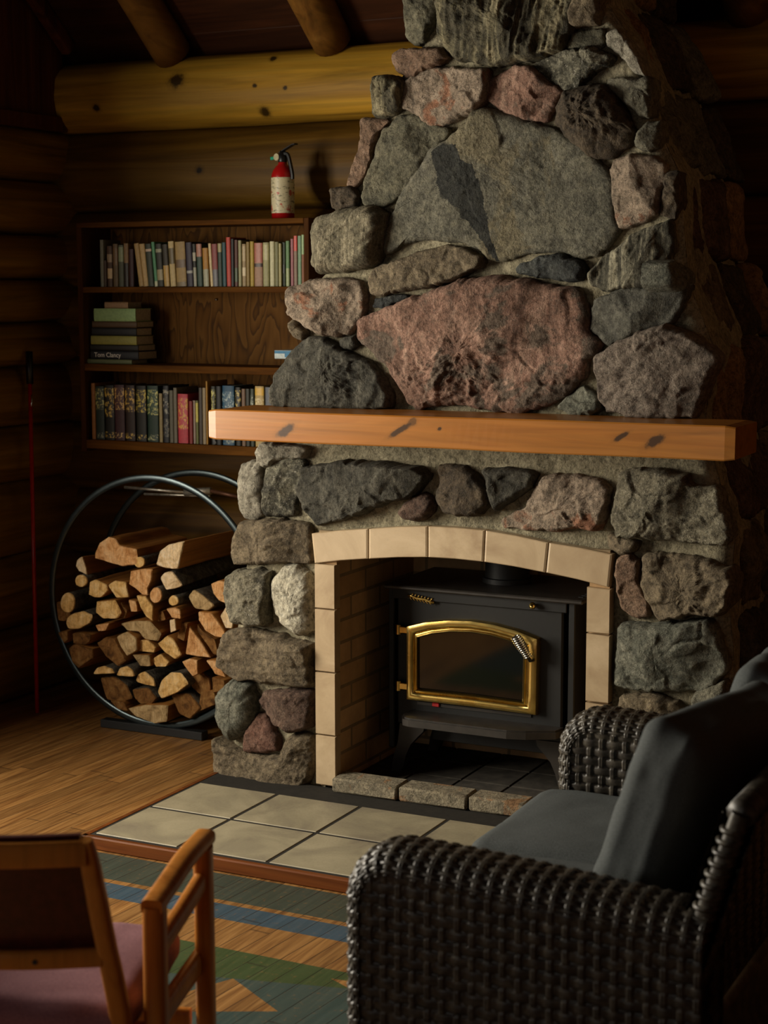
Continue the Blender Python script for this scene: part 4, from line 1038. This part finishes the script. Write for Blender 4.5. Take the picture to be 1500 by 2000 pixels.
MB().tube([Vector(on_y(282, 965, .765))-q1, Vector(on_y(410, 969, .765))-q1], .005).build('guide_rod', M['steel'], TG, True)

def wend(name, a, b, c):
    t = NT(name); f = t.noise(26, 6, .65, None, .8); g = t.noise(160, 4, .75)
    col = t.ramp(f, [(.3, H(a)), (.5, H(b)), (.68, H(c))]); col = t.mix(.35, col, t.ramp(g, [(.35, .45), (.6, 1.)]), 'MULTIPLY')
    fz = t.noise(1., 5, .7, t.map((120, 1, 14), rot=(0, .35, 0)), 1.5)
    col = t.mix(.45, col, t.ramp(fz, [(.38, .55), (.55, 1.)]), 'MULTIPLY')
    return t.fin(col, .85, t.bump(g, .6, .004, t.bump(fz, .8, .006, t.bump(f, .7, .008))), spec=.15)
M['we_pale'] = wend('pale split end', 'B08448', 'E4B874', 'F0D09A')
M['we_cream'] = wend('cream weathered end', 'B8986A', 'EACCA0', 'F4E0C0')
M['we_orange'] = wend('orange split end', 'A46C3A', 'D8A26A', 'E8BC8A')
M['we_grey'] = wend('greyed split end', '7A6444', 'B89A6C', 'D2B688')
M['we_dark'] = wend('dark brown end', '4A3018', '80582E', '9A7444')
M['wside'] = wood('split wood side', '4A2E14', '8E6230', 'AE8248', 1, 1., .7, bump=.6)
M['bark'] = stone('birch and fir bark', '2A2620', '544C40', '80786A', sp=.3, bst=1.)
def Z4(p): return [(60+.29333*x, 900+.29338*y) for x, y in p]
def circ(cx, cy, rx, ry=None, n=14): ry = ry or rx; return [(cx+rx*math.cos(2*PI*i/n), cy+ry*math.sin(2*PI*i/n)) for i in range(n)]
FW = [
 ([(430,620),(460,550),(520,510),(560,520),(590,565),(700,590),(710,690),(600,700),(500,670),(430,650)],'orange','side','large knotty orange piece on top of the pile at the left'),
 (circ(722,675,36),'pale','bark','small round barked branch beside the knotty top piece'),
 ([(835,690),(860,600),(920,560),(1020,535),(1000,620),(980,720),(900,715)],'cream','side','big cream fan-shaped piece topmost at the right of the pile'),
 ([(300,700),(310,660),(340,640),(368,715),(375,760),(320,735)],'cream','side','long brown split piece at the upper left edge with pale tip'),
 (circ(335,800,40),'pale','bark','small round log end at the upper left edge'),
 ([(385,890),(390,810),(430,790),(505,830),(510,870),(470,910),(420,905)],'pale','side','five-sided block end under the long upper left piece'),
 ([(515,830),(560,800),(630,810),(655,910),(570,910)],'pale','side','square tan end right of the five-sided block'),
 ([(665,735),(720,725),(810,725),(800,800),(775,850),(780,895),(740,890),(700,850),(655,820)],'orange','side','tall orange block end in the middle of the second row'),
 ([(860,780),(890,745),(940,740),(1010,830),(960,850),(900,860)],'cream','bark','grey weathered piece just under the cream fan-shaped one'),
 (circ(245,945,48,68),'pale','bark','large round barked log end at the far left'),
 ([(235,1080),(245,1040),(290,1015),(350,1000),(410,1030),(395,1080),(320,1120),(250,1115)],'pale','bark','half round piece under the far left round log'),
 ([(440,940),(560,930),(600,1010),(570,1050),(480,1050),(435,1010)],'pale','side','broad tan slab end in the left middle of the pile'),
 ([(705,900),(765,903),(812,970),(810,1070),(770,1040),(735,980)],'pale','side','narrow leaning tan wedge at the centre of the pile'),
 (circ(830,895,40,52),'orange','bark','round orange end with dark bark near the centre'),
 (circ(950,932,33),'pale','bark','small bright round end right of centre'),
 ([(1050,910),(1085,860),(1150,900),(1220,960),(1180,995),(1090,980)],'grey','bark','grey bark covered piece in the upper right of the pile'),
 ([(1200,820),(1250,800),(1300,810),(1325,960),(1250,930),(1215,880)],'orange','side','orange split piece touching the chimney at the upper right'),
 ([(900,985),(960,980),(993,995),(1000,1050),(940,1045)],'orange','side','small orange end under the bright round one'),
 ([(925,1062),(960,1056),(967,1130),(930,1145)],'cream','side','tiny white chip end right of centre'),
 ([(1115,1010),(1200,1015),(1245,1070),(1290,1140),(1290,1180),(1230,1170),(1160,1130),(1120,1060)],'orange','side','orange piece with dark holes at the right'),
 ([(1262,1030),(1300,970),(1350,1040),(1340,1120),(1300,1115)],'cream','side','cream piece beside the chimney at the right'),
 ([(1030,1290),(1055,1105),(1130,1200),(1195,1310),(1100,1300)],'orange','side','sharp triangular orange wedge at the right'),
 ([(600,1085),(700,1065),(790,1070),(862,1150),(840,1200),(760,1185),(720,1135),(640,1128)],'grey','side','wide greyish slab end across the middle of the pile'),
 ([(570,1170),(640,1140),(700,1180),(705,1260),(640,1300),(600,1240)],'grey','side','square grey brown end below the wide greyish slab'),
 ([(712,1195),(780,1195),(830,1240),(820,1278),(720,1265)],'pale','side','tan end in the middle of the lower centre row'),
 ([(845,1220),(910,1165),(950,1190),(1000,1290),(960,1320),(890,1270)],'pale','side','tan leaning block left of the triangular wedge'),
 ([(440,1215),(500,1180),(560,1190),(630,1330),(580,1370),(500,1300)],'dark','side','long dark orange slab leaning at the lower left'),
 ([(680,1295),(790,1295),(798,1368),(730,1365)],'grey','side','small flat grey end under the lower centre row'),
 ([(802,1325),(860,1285),(920,1340),(900,1370),(835,1370)],'pale','side','small tan triangular end in the lower centre'),
 ([(1010,1340),(1060,1320),(1105,1330),(1110,1420),(1080,1435),(1040,1390)],'orange','side','upright orange end under the triangular wedge'),
 ([(410,1420),(440,1380),(490,1367),(540,1385),(558,1415)],'pale','bark','leftmost of the half-moon ends in the lower row'),
 ([(570,1430),(590,1382),(640,1370),(675,1392),(690,1438)],'pale','bark','half-moon end second from the left in the lower row'),
 ([(698,1470),(715,1425),(760,1405),(815,1450),(830,1505),(760,1490)],'pale','bark','half-moon end third from the left in the lower row'),
 ([(847,1540),(870,1465),(930,1410),(1000,1415),(1048,1490),(960,1550),(870,1583)],'pale','bark','large half round end with a diagonal crack, lower right'),
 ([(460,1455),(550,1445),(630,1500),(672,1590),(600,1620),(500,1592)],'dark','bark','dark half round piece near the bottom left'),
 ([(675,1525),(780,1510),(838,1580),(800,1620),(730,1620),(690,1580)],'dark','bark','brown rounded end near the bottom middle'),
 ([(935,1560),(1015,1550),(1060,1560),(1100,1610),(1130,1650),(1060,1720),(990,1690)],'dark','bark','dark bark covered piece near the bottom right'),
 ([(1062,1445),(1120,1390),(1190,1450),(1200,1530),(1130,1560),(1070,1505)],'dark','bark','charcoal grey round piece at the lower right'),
 ([(650,1660),(760,1640),(910,1642),(900,1750),(830,1760),(700,1712)],'grey','side','wide flat brown piece lowest in the hoop'),
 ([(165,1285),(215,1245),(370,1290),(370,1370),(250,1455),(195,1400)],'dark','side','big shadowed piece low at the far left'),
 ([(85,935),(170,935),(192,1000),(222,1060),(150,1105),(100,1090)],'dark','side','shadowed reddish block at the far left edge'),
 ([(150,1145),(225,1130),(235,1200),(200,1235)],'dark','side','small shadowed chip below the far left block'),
 ([(430,1095),(520,1080),(500,1130),(450,1135)],'orange','side','tiny pinkish end in the dark gap at the left'),
 ([(1170,1330),(1240,1330),(1300,1440),(1230,1420)],'orange','side','thin orange splinter at the lower right edge'),
 ([(1205,1440),(1290,1465),(1290,1530),(1215,1545)],'dark','side','brown block beside the chimney at the lower right'),
 ([(650,925),(700,940),(712,1005),(670,1005)],'orange','side','small orange chip left of the leaning tan wedge'),
 ([(820,1012),(880,1000),(900,1060),(850,1072)],'dark','side','brown end in the gap at the centre of the pile'),
 ([(1150,1570),(1240,1560),(1260,1650),(1130,1700),(1145,1620)],'dark','side','dark piece low at the right in the hoop'),
 ([(1000,1080),(1045,1085),(1020,1200),(975,1180)],'dark','side','narrow brown end left of the triangular wedge top'),
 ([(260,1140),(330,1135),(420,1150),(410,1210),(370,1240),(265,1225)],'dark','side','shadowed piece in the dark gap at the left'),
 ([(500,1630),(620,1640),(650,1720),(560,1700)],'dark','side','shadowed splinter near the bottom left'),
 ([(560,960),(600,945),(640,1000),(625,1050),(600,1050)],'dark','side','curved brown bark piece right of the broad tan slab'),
 ([(1110,1090),(1108,1130),(1220,1290),(1250,1290),(1225,1190),(1150,1140)],'dark','side','brown face just right of the triangular wedge'),
]
def firewood(poly, y0, L, me, ms, seed, label):
    P = resample([tuple(on_y(a, b, y0)[[0, 2]]) for a, b in poly], .008, .0016, seed, 1 if ms == 'bark' else 0)
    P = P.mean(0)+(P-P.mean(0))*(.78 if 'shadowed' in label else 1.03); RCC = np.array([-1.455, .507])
    for _ in range(6):
        d_ = P-RCC; l_ = np.linalg.norm(d_, axis=1); q_ = l_.argmax(); ex_ = l_[q_]-(RR-.018)
        if ex_ > 0: P = P-d_[q_]/l_[q_]*ex_
    c = P.mean(0); n = len(P); rg = np.random.RandomState(seed); V = []; F = []; mi = []
    dx, dz = rg.uniform(-.012, .012, 2); N = 9
    loops = [(c+(P-c)*.93, y0-.0005), (c+(P-c)*1.0, y0+.004)]
    for k in range(1, N):
        t_ = k/(N-1); s_ = 1-.06*t_; loops.append((c+(P-c)*s_+np.array([dx, dz])*t_, y0+L*t_))
    for k, (Q, y) in enumerate(loops):
        nn = fbm(np.c_[Q, np.full(n, y)], 20, 3, seed)*(.003 if k > 1 else 0)
        d = (Q-c)/(np.linalg.norm(Q-c, axis=1)[:, None]+1e-6)
        for (x, z), m_, dd in zip(Q, nn, d): V.append((x+dd[0]*m_, y, z+dd[1]*m_))
    for k in range(len(loops)-1):
        for i in range(n): F.append((k*n+i, k*n+(i+1) % n, (k+1)*n+(i+1) % n, (k+1)*n+i)); mi.append(1 if k else 0)
    # end grain face with relief: fan rings
    base = len(V); rings = 4
    for r_ in range(1, rings):
        s_ = .93*(1-r_/rings); Q = c+(P-c)*s_; h = fbm(np.c_[Q, np.full(n, seed)], 45, 3, seed+1)*.004
        for (x, z), hh in zip(Q, h): V.append((x, y0-.0005-hh, z))
    V.append((c[0], y0, c[1])); prev = 0
    for r_ in range(1, rings):
        b = base+(r_-1)*n
        for i in range(n): F.append((prev+i, b+i, b+(i+1) % n, prev+(i+1) % n)); mi.append(0)
        prev = b
    for i in range(n): F.append((prev+i, len(V)-1, prev+(i+1) % n)); mi.append(0)
    F.append(tuple((len(loops)-1)*n+i for i in range(n))); mi.append(0)
    o = mk('firewood_log', V, F, [M['we_'+me], M['bark'] if ms == 'bark' else M['wside']], None, 'auto', mi)
    return tag(o, label, 'firewood', 'split firewood in the round hoop')
for i, (p, me_, ms_, lab) in enumerate(FW):
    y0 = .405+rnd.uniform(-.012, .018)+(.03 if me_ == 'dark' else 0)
    L_ = rnd.uniform(.36, .42)
    if i in (1,): L_ = .38
    firewood(Z4(p), y0, min(L_, .93-y0-.0), me_, ms_, 700+i, lab)

# ------------------------------------------------------------------ wicker loveseat
t = NT('dark woven resin'); f = t.noise(45, 4, .6); s_n = t.noise(1., 3, .6, t.map((20, 20, 260)))
M['wicker'] = t.fin(t.ramp(f, [(.3, H('221F1A')), (.5, H('36312A')), (.7, H('565044'))]), t.ramp(f, [(.3, .36), (.7, .48)]), t.bump(s_n, .25, .0015), spec=.45)
t = NT('charcoal outdoor fabric'); f = t.noise(500, 2, .6); f2 = t.noise(4, 4)
M['fabric'] = t.fin(t.mix(.4, t.ramp(f, [(.4, H('3A3D3E')), (.6, H('585C5C'))]), t.ramp(f2, [(.3, H('404443')), (.7, H('505454'))])), .9, t.bump(f, .25, .001), spec=.2)
LS = empty('wicker_loveseat', (1.05, -1.48, 0), 0, 'dark grey woven wicker loveseat in the right foreground facing the hearth rug', 'sofa')
LS['label'] = 'dark woven wicker loveseat with rounded arms in the right foreground'
def L_(o): return local(o, LS)
SP, RW_ = .030, .023
def weave_h(u, v):
    k = np.round(u/SP); row = np.floor(v/RW_); vv = (v/RW_-row-.5)*2
    ph = np.cos(PI*u/SP+PI*row)
    hs = (.0012+.0026*ph)+.0030*np.clip(1-np.abs(vv)**3.5, 0, 1)
    hs = np.where(np.abs(vv) > .95, -.002, hs)
    uu = (u-k*SP)/.0062
    st = .0034-.0022*np.cos(PI*k+PI*row)*1.+.0022*np.sqrt(np.clip(1-(np.abs(np.abs(uu)-.5)*2)**2, 0, 1))
    st = np.where(np.abs(uu) < 1.0, st, -.01)
    return np.maximum(hs, st)
def weave_sheet(fn, u0, u1, v0, v1, name, parent, keep=None, du=.0022, dv=.0026, amp=1.):
    """fn(u,v) -> (point, normal) arrays"""
    nu, nv = int((u1-u0)/du)+1, int((v1-v0)/dv)+1
    U_, V_ = np.meshgrid(np.linspace(u0, u1, nu), np.linspace(v0, v1, nv), indexing='ij'); U_ = U_.ravel(); V_ = V_.ravel()
    P, N = fn(U_, V_); P = P+N*weave_h(U_, V_)[:, None]*amp
    idx = np.arange(nu*nv).reshape(nu, nv); a, b, c, d = idx[:-1, :-1].ravel(), idx[1:, :-1].ravel(), idx[1:, 1:].ravel(), idx[:-1, 1:].ravel()
    F = np.stack([a, b, c, d], 1)
    if keep is not None:
        kk = keep(P); F = F[kk[F].all(1)]
    used = np.unique(F); rm = -np.ones(nu*nv, int); rm[used] = np.arange(len(used))
    return P[used], rm[F]
AXF, AXB, AZ0, ATOP, ACR = .703, 1.40, .04, .648, .10
def arm_path(s):
    """profile of an arm in the XZ plane by arc length"""
    L1 = ATOP-ACR-AZ0; L2 = ACR*PI/2
    x = np.where(s < L1, AXF, np.where(s < L1+L2, AXF+ACR-ACR*np.cos((s-L1)/ACR), AXF+ACR+(s-L1-L2)))
    z = np.where(s < L1, AZ0+s, np.where(s < L1+L2, ATOP-ACR+ACR*np.sin((s-L1)/ACR), ATOP-.035*np.clip((s-L1-L2)/.6, 0, 1.2)**1.3))
    a = np.clip((s-L1)/ACR, 0, PI/2); nx, nz_ = -np.cos(a), np.sin(a); return x, z, nx, nz_
AL = ATOP-ACR-AZ0+ACR*PI/2+(AXB-AXF-ACR)
def arm(y0, y1, fine):
    ym, hw = (y0+y1)/2, abs(y1-y0)/2; mbV = []; mbF = []; n0 = 0
    wl = hw*PI*.80
    def rim(u, v):
        a = v/wl*PI/2*1.0; x, z, nx, nz_ = arm_path(u)
        cy_ = np.sin(a*1.0); r_out = .040*np.cos(a); y = ym+hw*np.sign(a)*np.abs(cy_)**.8
        ins = .040
        P = np.stack([x-nx*(ins-r_out), y, z-nz_*(ins-r_out)], 1)
        N = np.stack([nx*np.cos(a), np.sin(a), nz_*np.cos(a)], 1); return P, N
    parts = [weave_sheet(rim, 0, AL, -wl, wl, '', None, du=.0024 if fine else .004, dv=.003 if fine else .004)]
    for sd_, yy in ((-1, min(y0, y1)), (1, max(y0, y1))):
        fin_ = fine and sd_ < 0 or (not fine and sd_ < 0)
        def side(u, v, sd_=sd_, yy=yy):
            return np.stack([AXF+u, np.full_like(u, yy-sd_*.004), AZ0+v], 1), np.stack([u*0, u*0+sd_, u*0], 1)
        def keep(P):
            x, z = P[:, 0], P[:, 2]; dx = np.clip(AXF+ACR-x, 0, 1); dz = np.clip(z-(ATOP-ACR), 0, 1)
            inside = (dx**2+dz**2 <= (ACR-.030)**2) | (dx <= 0) | (dz <= 0)
            return inside & (x > AXF+.030) & (z < ATOP-.03-.035*np.clip((x-AXF-ACR)/.6, 0, 1.2)**1.3)
        parts.append(weave_sheet(side, 0, AXB-AXF, 0, ATOP-AZ0, '', None, keep, du=.0024 if fin_ else .006, dv=.003 if fin_ else .006))
    for P, F in parts:
        mbV.append(P); mbF.append(F+n0); n0 += len(P)
    o = mk('arm', np.vstack(mbV), np.vstack(mbF), M['wicker'], LS, True); return L_(o)
arm(-2.125, -1.975, True); arm(-.985, -.835, True)
# braided edge ropes round the arm faces
for yy in (-2.125, -1.975, -.985, -.835):
    ss = np.linspace(0, AL, 120); x, z, nx, nz_ = arm_path(ss); pts = []
    pts = [(a-nxx*.036, yy+(.004 if yy in (-2.125, -.985) else -.004), c-nzz*.036) for a, c, nxx, nzz in zip(x, z, nx, nz_)]
    L_(MB().tube(pts, .0055, taper=[1+.18*math.sin(i*2.2) for i in range(120)]).build('arm_edge', M['wicker'], LS, True))
# seat base, back
L_(MB().box(.72, 1.36, -1.97, -.99, .10, .335, bev=.015).build('seat_base', M['wicker'], LS, 'auto'))
bt = on_y(1425, 1548, -2.04); bbm = on_y(1345, 1775, -2.04); dxz = (bt[0]-bbm[0])/(bt[2]-bbm[2])
zt_, xt_ = bt[2]-.01, bt[0]+.005; xb_ = xt_-dxz*(zt_-.34)
def backface(sg, off):
    def fn(u, v):
        z = .10+v; x = np.where(z > .34, xb_+dxz*(z-.34), xb_)+off
        n = np.array([sg*.97, 0, -sg*.2]); return np.stack([x, -2.08+u, z], 1), np.tile(n, (len(u), 1))
    return fn
V1, F1 = weave_sheet(backface(1, .055), 0, 1.20, 0, zt_-.10-.02, '', None, du=.004, dv=.004)
V2, F2 = weave_sheet(backface(-1, .0), 0, 1.20, 0, zt_-.10-.02, '', None, du=.008, dv=.008)
L_(mk('backrest', np.vstack([V1, V2]), np.vstack([F1, F2+len(V1)]), M['wicker'], LS, True))
for yy in (-2.08, -.88):
    L_(MB().sweep([(xb_+.027, yy, .06), (xb_+.027, yy, .34), (xt_+.027, yy, zt_-.012)], .034, .034, up=(0, 1, 0), n=4, p=2.6).build('back_post', M['wicker'], LS, 'auto'))
    # wrap strands on the post
    mb = MB(); N = 34
    for i in range(N):
        z = .10+(zt_-.12)*i/N; x = (xb_+dxz*(z-.34) if z > .34 else xb_)+.027
        ring = [(x+.019*math.cos(a), yy+.019*math.sin(a), z+.002*math.sin(a)) for a in [2*PI*k/14 for k in range(15)]]
        mb.tube(ring, .0055, n=2)
    L_(mb.build('post_wrapping', M['wicker'], LS, True))
L_(MB().tube([(xt_+.027, -2.08, zt_-.012), (xt_+.027, -.88, zt_-.012)], .026).build('top_rail', M['wicker'], LS, True))
for x in (.75, 1.32):
    for y in (-2.05, -.91):
        L_(MB().box(x-.022, x+.022, y-.022, y+.022, 0, .06, bev=.004).build('foot', M['blk'], LS))

def cushion(name, dims, r, puff, seed, mat, n=30, wr=.004):
    """rounded, puffed box centred on the origin"""
    a = np.array(dims)/2; V = []; F = []; key = {}
    g_ = np.linspace(-1, 1, n)
    for ax in range(3):
        for sg in (-1, 1):
            idm = np.zeros((n, n), int)
            for i, u in enumerate(g_):
                for j, v in enumerate(g_):
                    p = [0, 0, 0]; p[ax] = sg; p[(ax+1) % 3] = math.copysign(abs(u)**.7, u); p[(ax+2) % 3] = math.copysign(abs(v)**.7, v)
                    k = tuple(round(q, 5) for q in p)
                    if k not in key: key[k] = len(V); V.append(p)
                    idm[i, j] = key[k]
            for i in range(n-1):
                for j in range(n-1):
                    q = (idm[i, j], idm[i+1, j], idm[i+1, j+1], idm[i, j+1]); F.append(q if sg > 0 else q[::-1])
    P = np.array(V); Q = P*a; c = np.clip(Q, -(a-r), a-r); d = Q-c; ln = np.linalg.norm(d, axis=1, keepdims=True); d = d/np.where(ln > 1e-9, ln, 1)
    W = c+d*r
    th = int(np.argmin(dims)); o = [i for i in range(3) if i != th]
    m = (1-np.abs(P[:, o[0]])**3)*(1-np.abs(P[:, o[1]])**3)
    W[:, th] += np.sign(P[:, th])*np.minimum(1, np.abs(P[:, th]))*m*puff
    W += d*(fbm(W, 9, 3, seed)*wr*1.4+ridge(W, 14, 2, seed+3)*wr*.5)[:, None]
    return mk(name, W, F, mat, None, True)
def set_cushion(o, loc, rot, lab, cat, grp):
    o.location = loc; o.rotation_euler = rot; tag(o, lab, cat, grp)
    return o
c1 = cushion('seat_cushion', (.60, .485, .125), .035, .018, 11, M['fabric'])
set_cushion(c1, (.975, -1.232, .398), (0, 0, 0), 'dark grey seat cushion by the far arm of the wicker loveseat', 'cushion', 'loveseat seat cushions')
c2 = cushion('seat_cushion', (.60, .485, .125), .035, .018, 12, M['fabric'])
set_cushion(c2, (.975, -1.722, .398), (0, 0, 0), 'dark grey seat cushion half hidden behind the near wicker arm', 'cushion', 'loveseat seat cushions')
c3 = cushion('back_cushion', (.120, .43, .445), .034, .010, 13, M['fabric'], wr=.006)
lean = math.atan2(.165, .47)
set_cushion(c3, (1.268, -1.738, .690), (0, lean, math.radians(-14)), 'grey back cushion leaning nearest the camera on the loveseat', 'cushion', 'loveseat back cushions')
c4 = cushion('back_cushion', (.115, .47, .445), .035, .012, 14, M['fabric'], wr=.006)
set_cushion(c4, (1.262, -1.226, .692), (0, lean, 0), 'grey back cushion leaning at the far end of the loveseat', 'cushion', 'loveseat back cushions')

# ------------------------------------------------------------------ wooden armchair
t = NT('maroon vinyl'); M['maroon'] = t.fin(t.ramp(t.noise(60, 3), [(.3, H('3C1610')), (.7, H('52201A'))]), .38, t.bump(t.noise(300, 2), .1, .001))
t = NT('dusty rose upholstery'); M['rose'] = t.fin(t.ramp(t.noise(300, 2), [(.3, H('7A525A')), (.7, H('946A70'))]), .9, t.bump(t.noise(400, 2), .3, .001), spec=.2)
M['beech'] = wood('honey beech', '8A5A26', 'B47C38', 'C8924C', 2, 1., .35, bump=.06, coat=.2)
th_ = math.atan2(.33, .94)
CH = empty('armchair', (.237, -2.485, 0), th_, 'honey wood armchair with maroon back and dusty rose seat, seen from behind', 'chair')
def bar(name, pts, w, h, up=(0, 1, 0), taper=None, k=6, mat='beech'): return MB().sweep(smooth_path(pts, k) if k else pts, w, h, up=up, p=3.2, taper=taper).build(name, M[mat], CH, 'auto')
for sx in (-1, 1):
    bar('back_post', [(sx*.225, -.13, .36), (sx*.222, -.15, .46), (sx*.212, -.20, .62), (sx*.205, -.262, .795)], .034, .032, up=(0, 1, 0), taper=[1.05]*10+[1.]*5+[.95]*2+[.85, .6])
    bar('front_leg', [(sx*.290, .205, 0), (sx*.292, .205, .3), (sx*.292, .20, .632)], .036, .046)
    bar('rear_leg', [(sx*.275, -.10, 0), (sx*.272, -.09, .3), (sx*.270, -.08, .62)], .040, .052)
    bar('arm_rest', [(sx*.270, -.102, .622), (sx*.276, 0.0, .632), (sx*.284, .10, .645), (sx*.292, .222, .646)], .040, .030, up=(0, 0, 1))
    bar('side_rail', [(sx*.270, -.08, .535), (sx*.280, .06, .55), (sx*.290, .20, .57)], .026, .040, up=(0, 0, 1))
    bar('seat_rail', [(sx*.262, -.10, .395), (sx*.270, .05, .40), (sx*.280, .20, .405)], .024, .05, up=(0, 0, 1))
bar('stretcher', [(-.262, .20, .29), (0, .205, .29), (.262, .20, .29)], .022, .036, up=(0, 0, 1), k=3)
bar('stretcher', [(-.262, -.10, .39), (0, -.10, .39), (.262, -.10, .39)], .022, .045, up=(0, 0, 1), k=3)
def bowed(z, y, bow, n=12): return [(-.205+.41*i/n, y-bow*math.sin(PI*i/n), z) for i in range(n+1)]
r1 = MB().sweep(bowed(.772, -.262, .035), .022, .044, up=(0, 0, 1), p=3).build('top_rail', M['beech'], CH, 'auto')
r2 = MB().sweep(bowed(.565, -.188, .035), .022, .034, up=(0, 0, 1), p=3).build('lower_rail', M['beech'], CH, 'auto')
V = []; F = []; nu, nv = 24, 14
for off in (0, .012):
    for j in range(nv+1):
        tt = j/nv; z = .555+.245*tt; y0 = -.170-.085*tt
        for i in range(nu+1): V.append((-.192+.384*i/nu, y0+off+.004-(.035)*math.sin(PI*(i/nu*.94+.03)), z))
m0 = (nu+1)*(nv+1)
for j in range(nv):
    for i in range(nu):
        a = j*(nu+1)+i; F += [(a, a+1, a+nu+2, a+nu+1), (m0+a, m0+a+nu+1, m0+a+nu+2, m0+a+1)]
for i in range(nu): F += [(i, m0+i, m0+i+1, i+1), (nv*(nu+1)+i, nv*(nu+1)+i+1, m0+nv*(nu+1)+i+1, m0+nv*(nu+1)+i)]
for j in range(nv): a = j*(nu+1); F += [(a, a+nu+1, m0+a+nu+1, m0+a), (a+nu, m0+a+nu, m0+a+2*nu+1, a+2*nu+1)]
mk('back_panel', V, F, M['maroon'], CH, 'auto')
for x, z, y in ((.06, .772, -.262), (.10, .565, -.188), (-.10, .772, -.262), (-.10, .565, -.188)):
    yy = y-.035*math.sin(PI*(x+.205)/.41)-.011
    MB().lathe([(.0045, -.0015), (.0045, .004)], (x, yy, z), axis='y', n=12).build('bolt', M['blk'], r1 if z > .7 else r2)
so = cushion('seat', (.475, .40, .07), .028, .012, 21, M['rose']); so.parent = CH; so.location = (0, .04, .425)

# ------------------------------------------------------------------ light
def area(name, loc, aim, sx, sy, power, col):
    d = bpy.data.lights.new(name, 'AREA'); d.shape = 'RECTANGLE'; d.size = sx; d.size_y = sy; d.energy = power; d.color = col
    o = bpy.data.objects.new(name, d); COL.objects.link(o); o.location = loc
    o.rotation_euler = (Vector(aim)-Vector(loc)).to_track_quat('-Z', 'Y').to_euler(); return o
area('window_daylight', (-2.62, -1.9, 1.6), (0, -1.6, 1.4), 1.9, 1.5, 250, (1., .91, .75))
area('added_rear_fill', (-.5, -6.75, 1.5), (-.2, 0, 1.3), 2.1, 1.2, 10, (1., .93, .8))  # weak fill light added behind the camera, set in the added front window
bl = bpy.data.lights.new('added_warm_fill', 'POINT'); bl.energy = 6; bl.color = (1., .62, .30); bl.shadow_soft_size = .12  # warm fill added to lift the chimney's right flank; no fixture built
blo = bpy.data.objects.new('added_warm_fill', bl); COL.objects.link(blo); blo.location = (2.6, .2, 2.5)
W = bpy.data.worlds.new('world'); S.world = W; W.use_nodes = True
W.node_tree.nodes['Background'].inputs[0].default_value = (.75, .85, 1., 1); W.node_tree.nodes['Background'].inputs[1].default_value = .4
S.view_settings.view_transform = 'Standard'; S.view_settings.look = 'None'; S.view_settings.gamma = 1; S.view_settings.use_curve_mapping = False
S.view_settings.exposure = 0.0
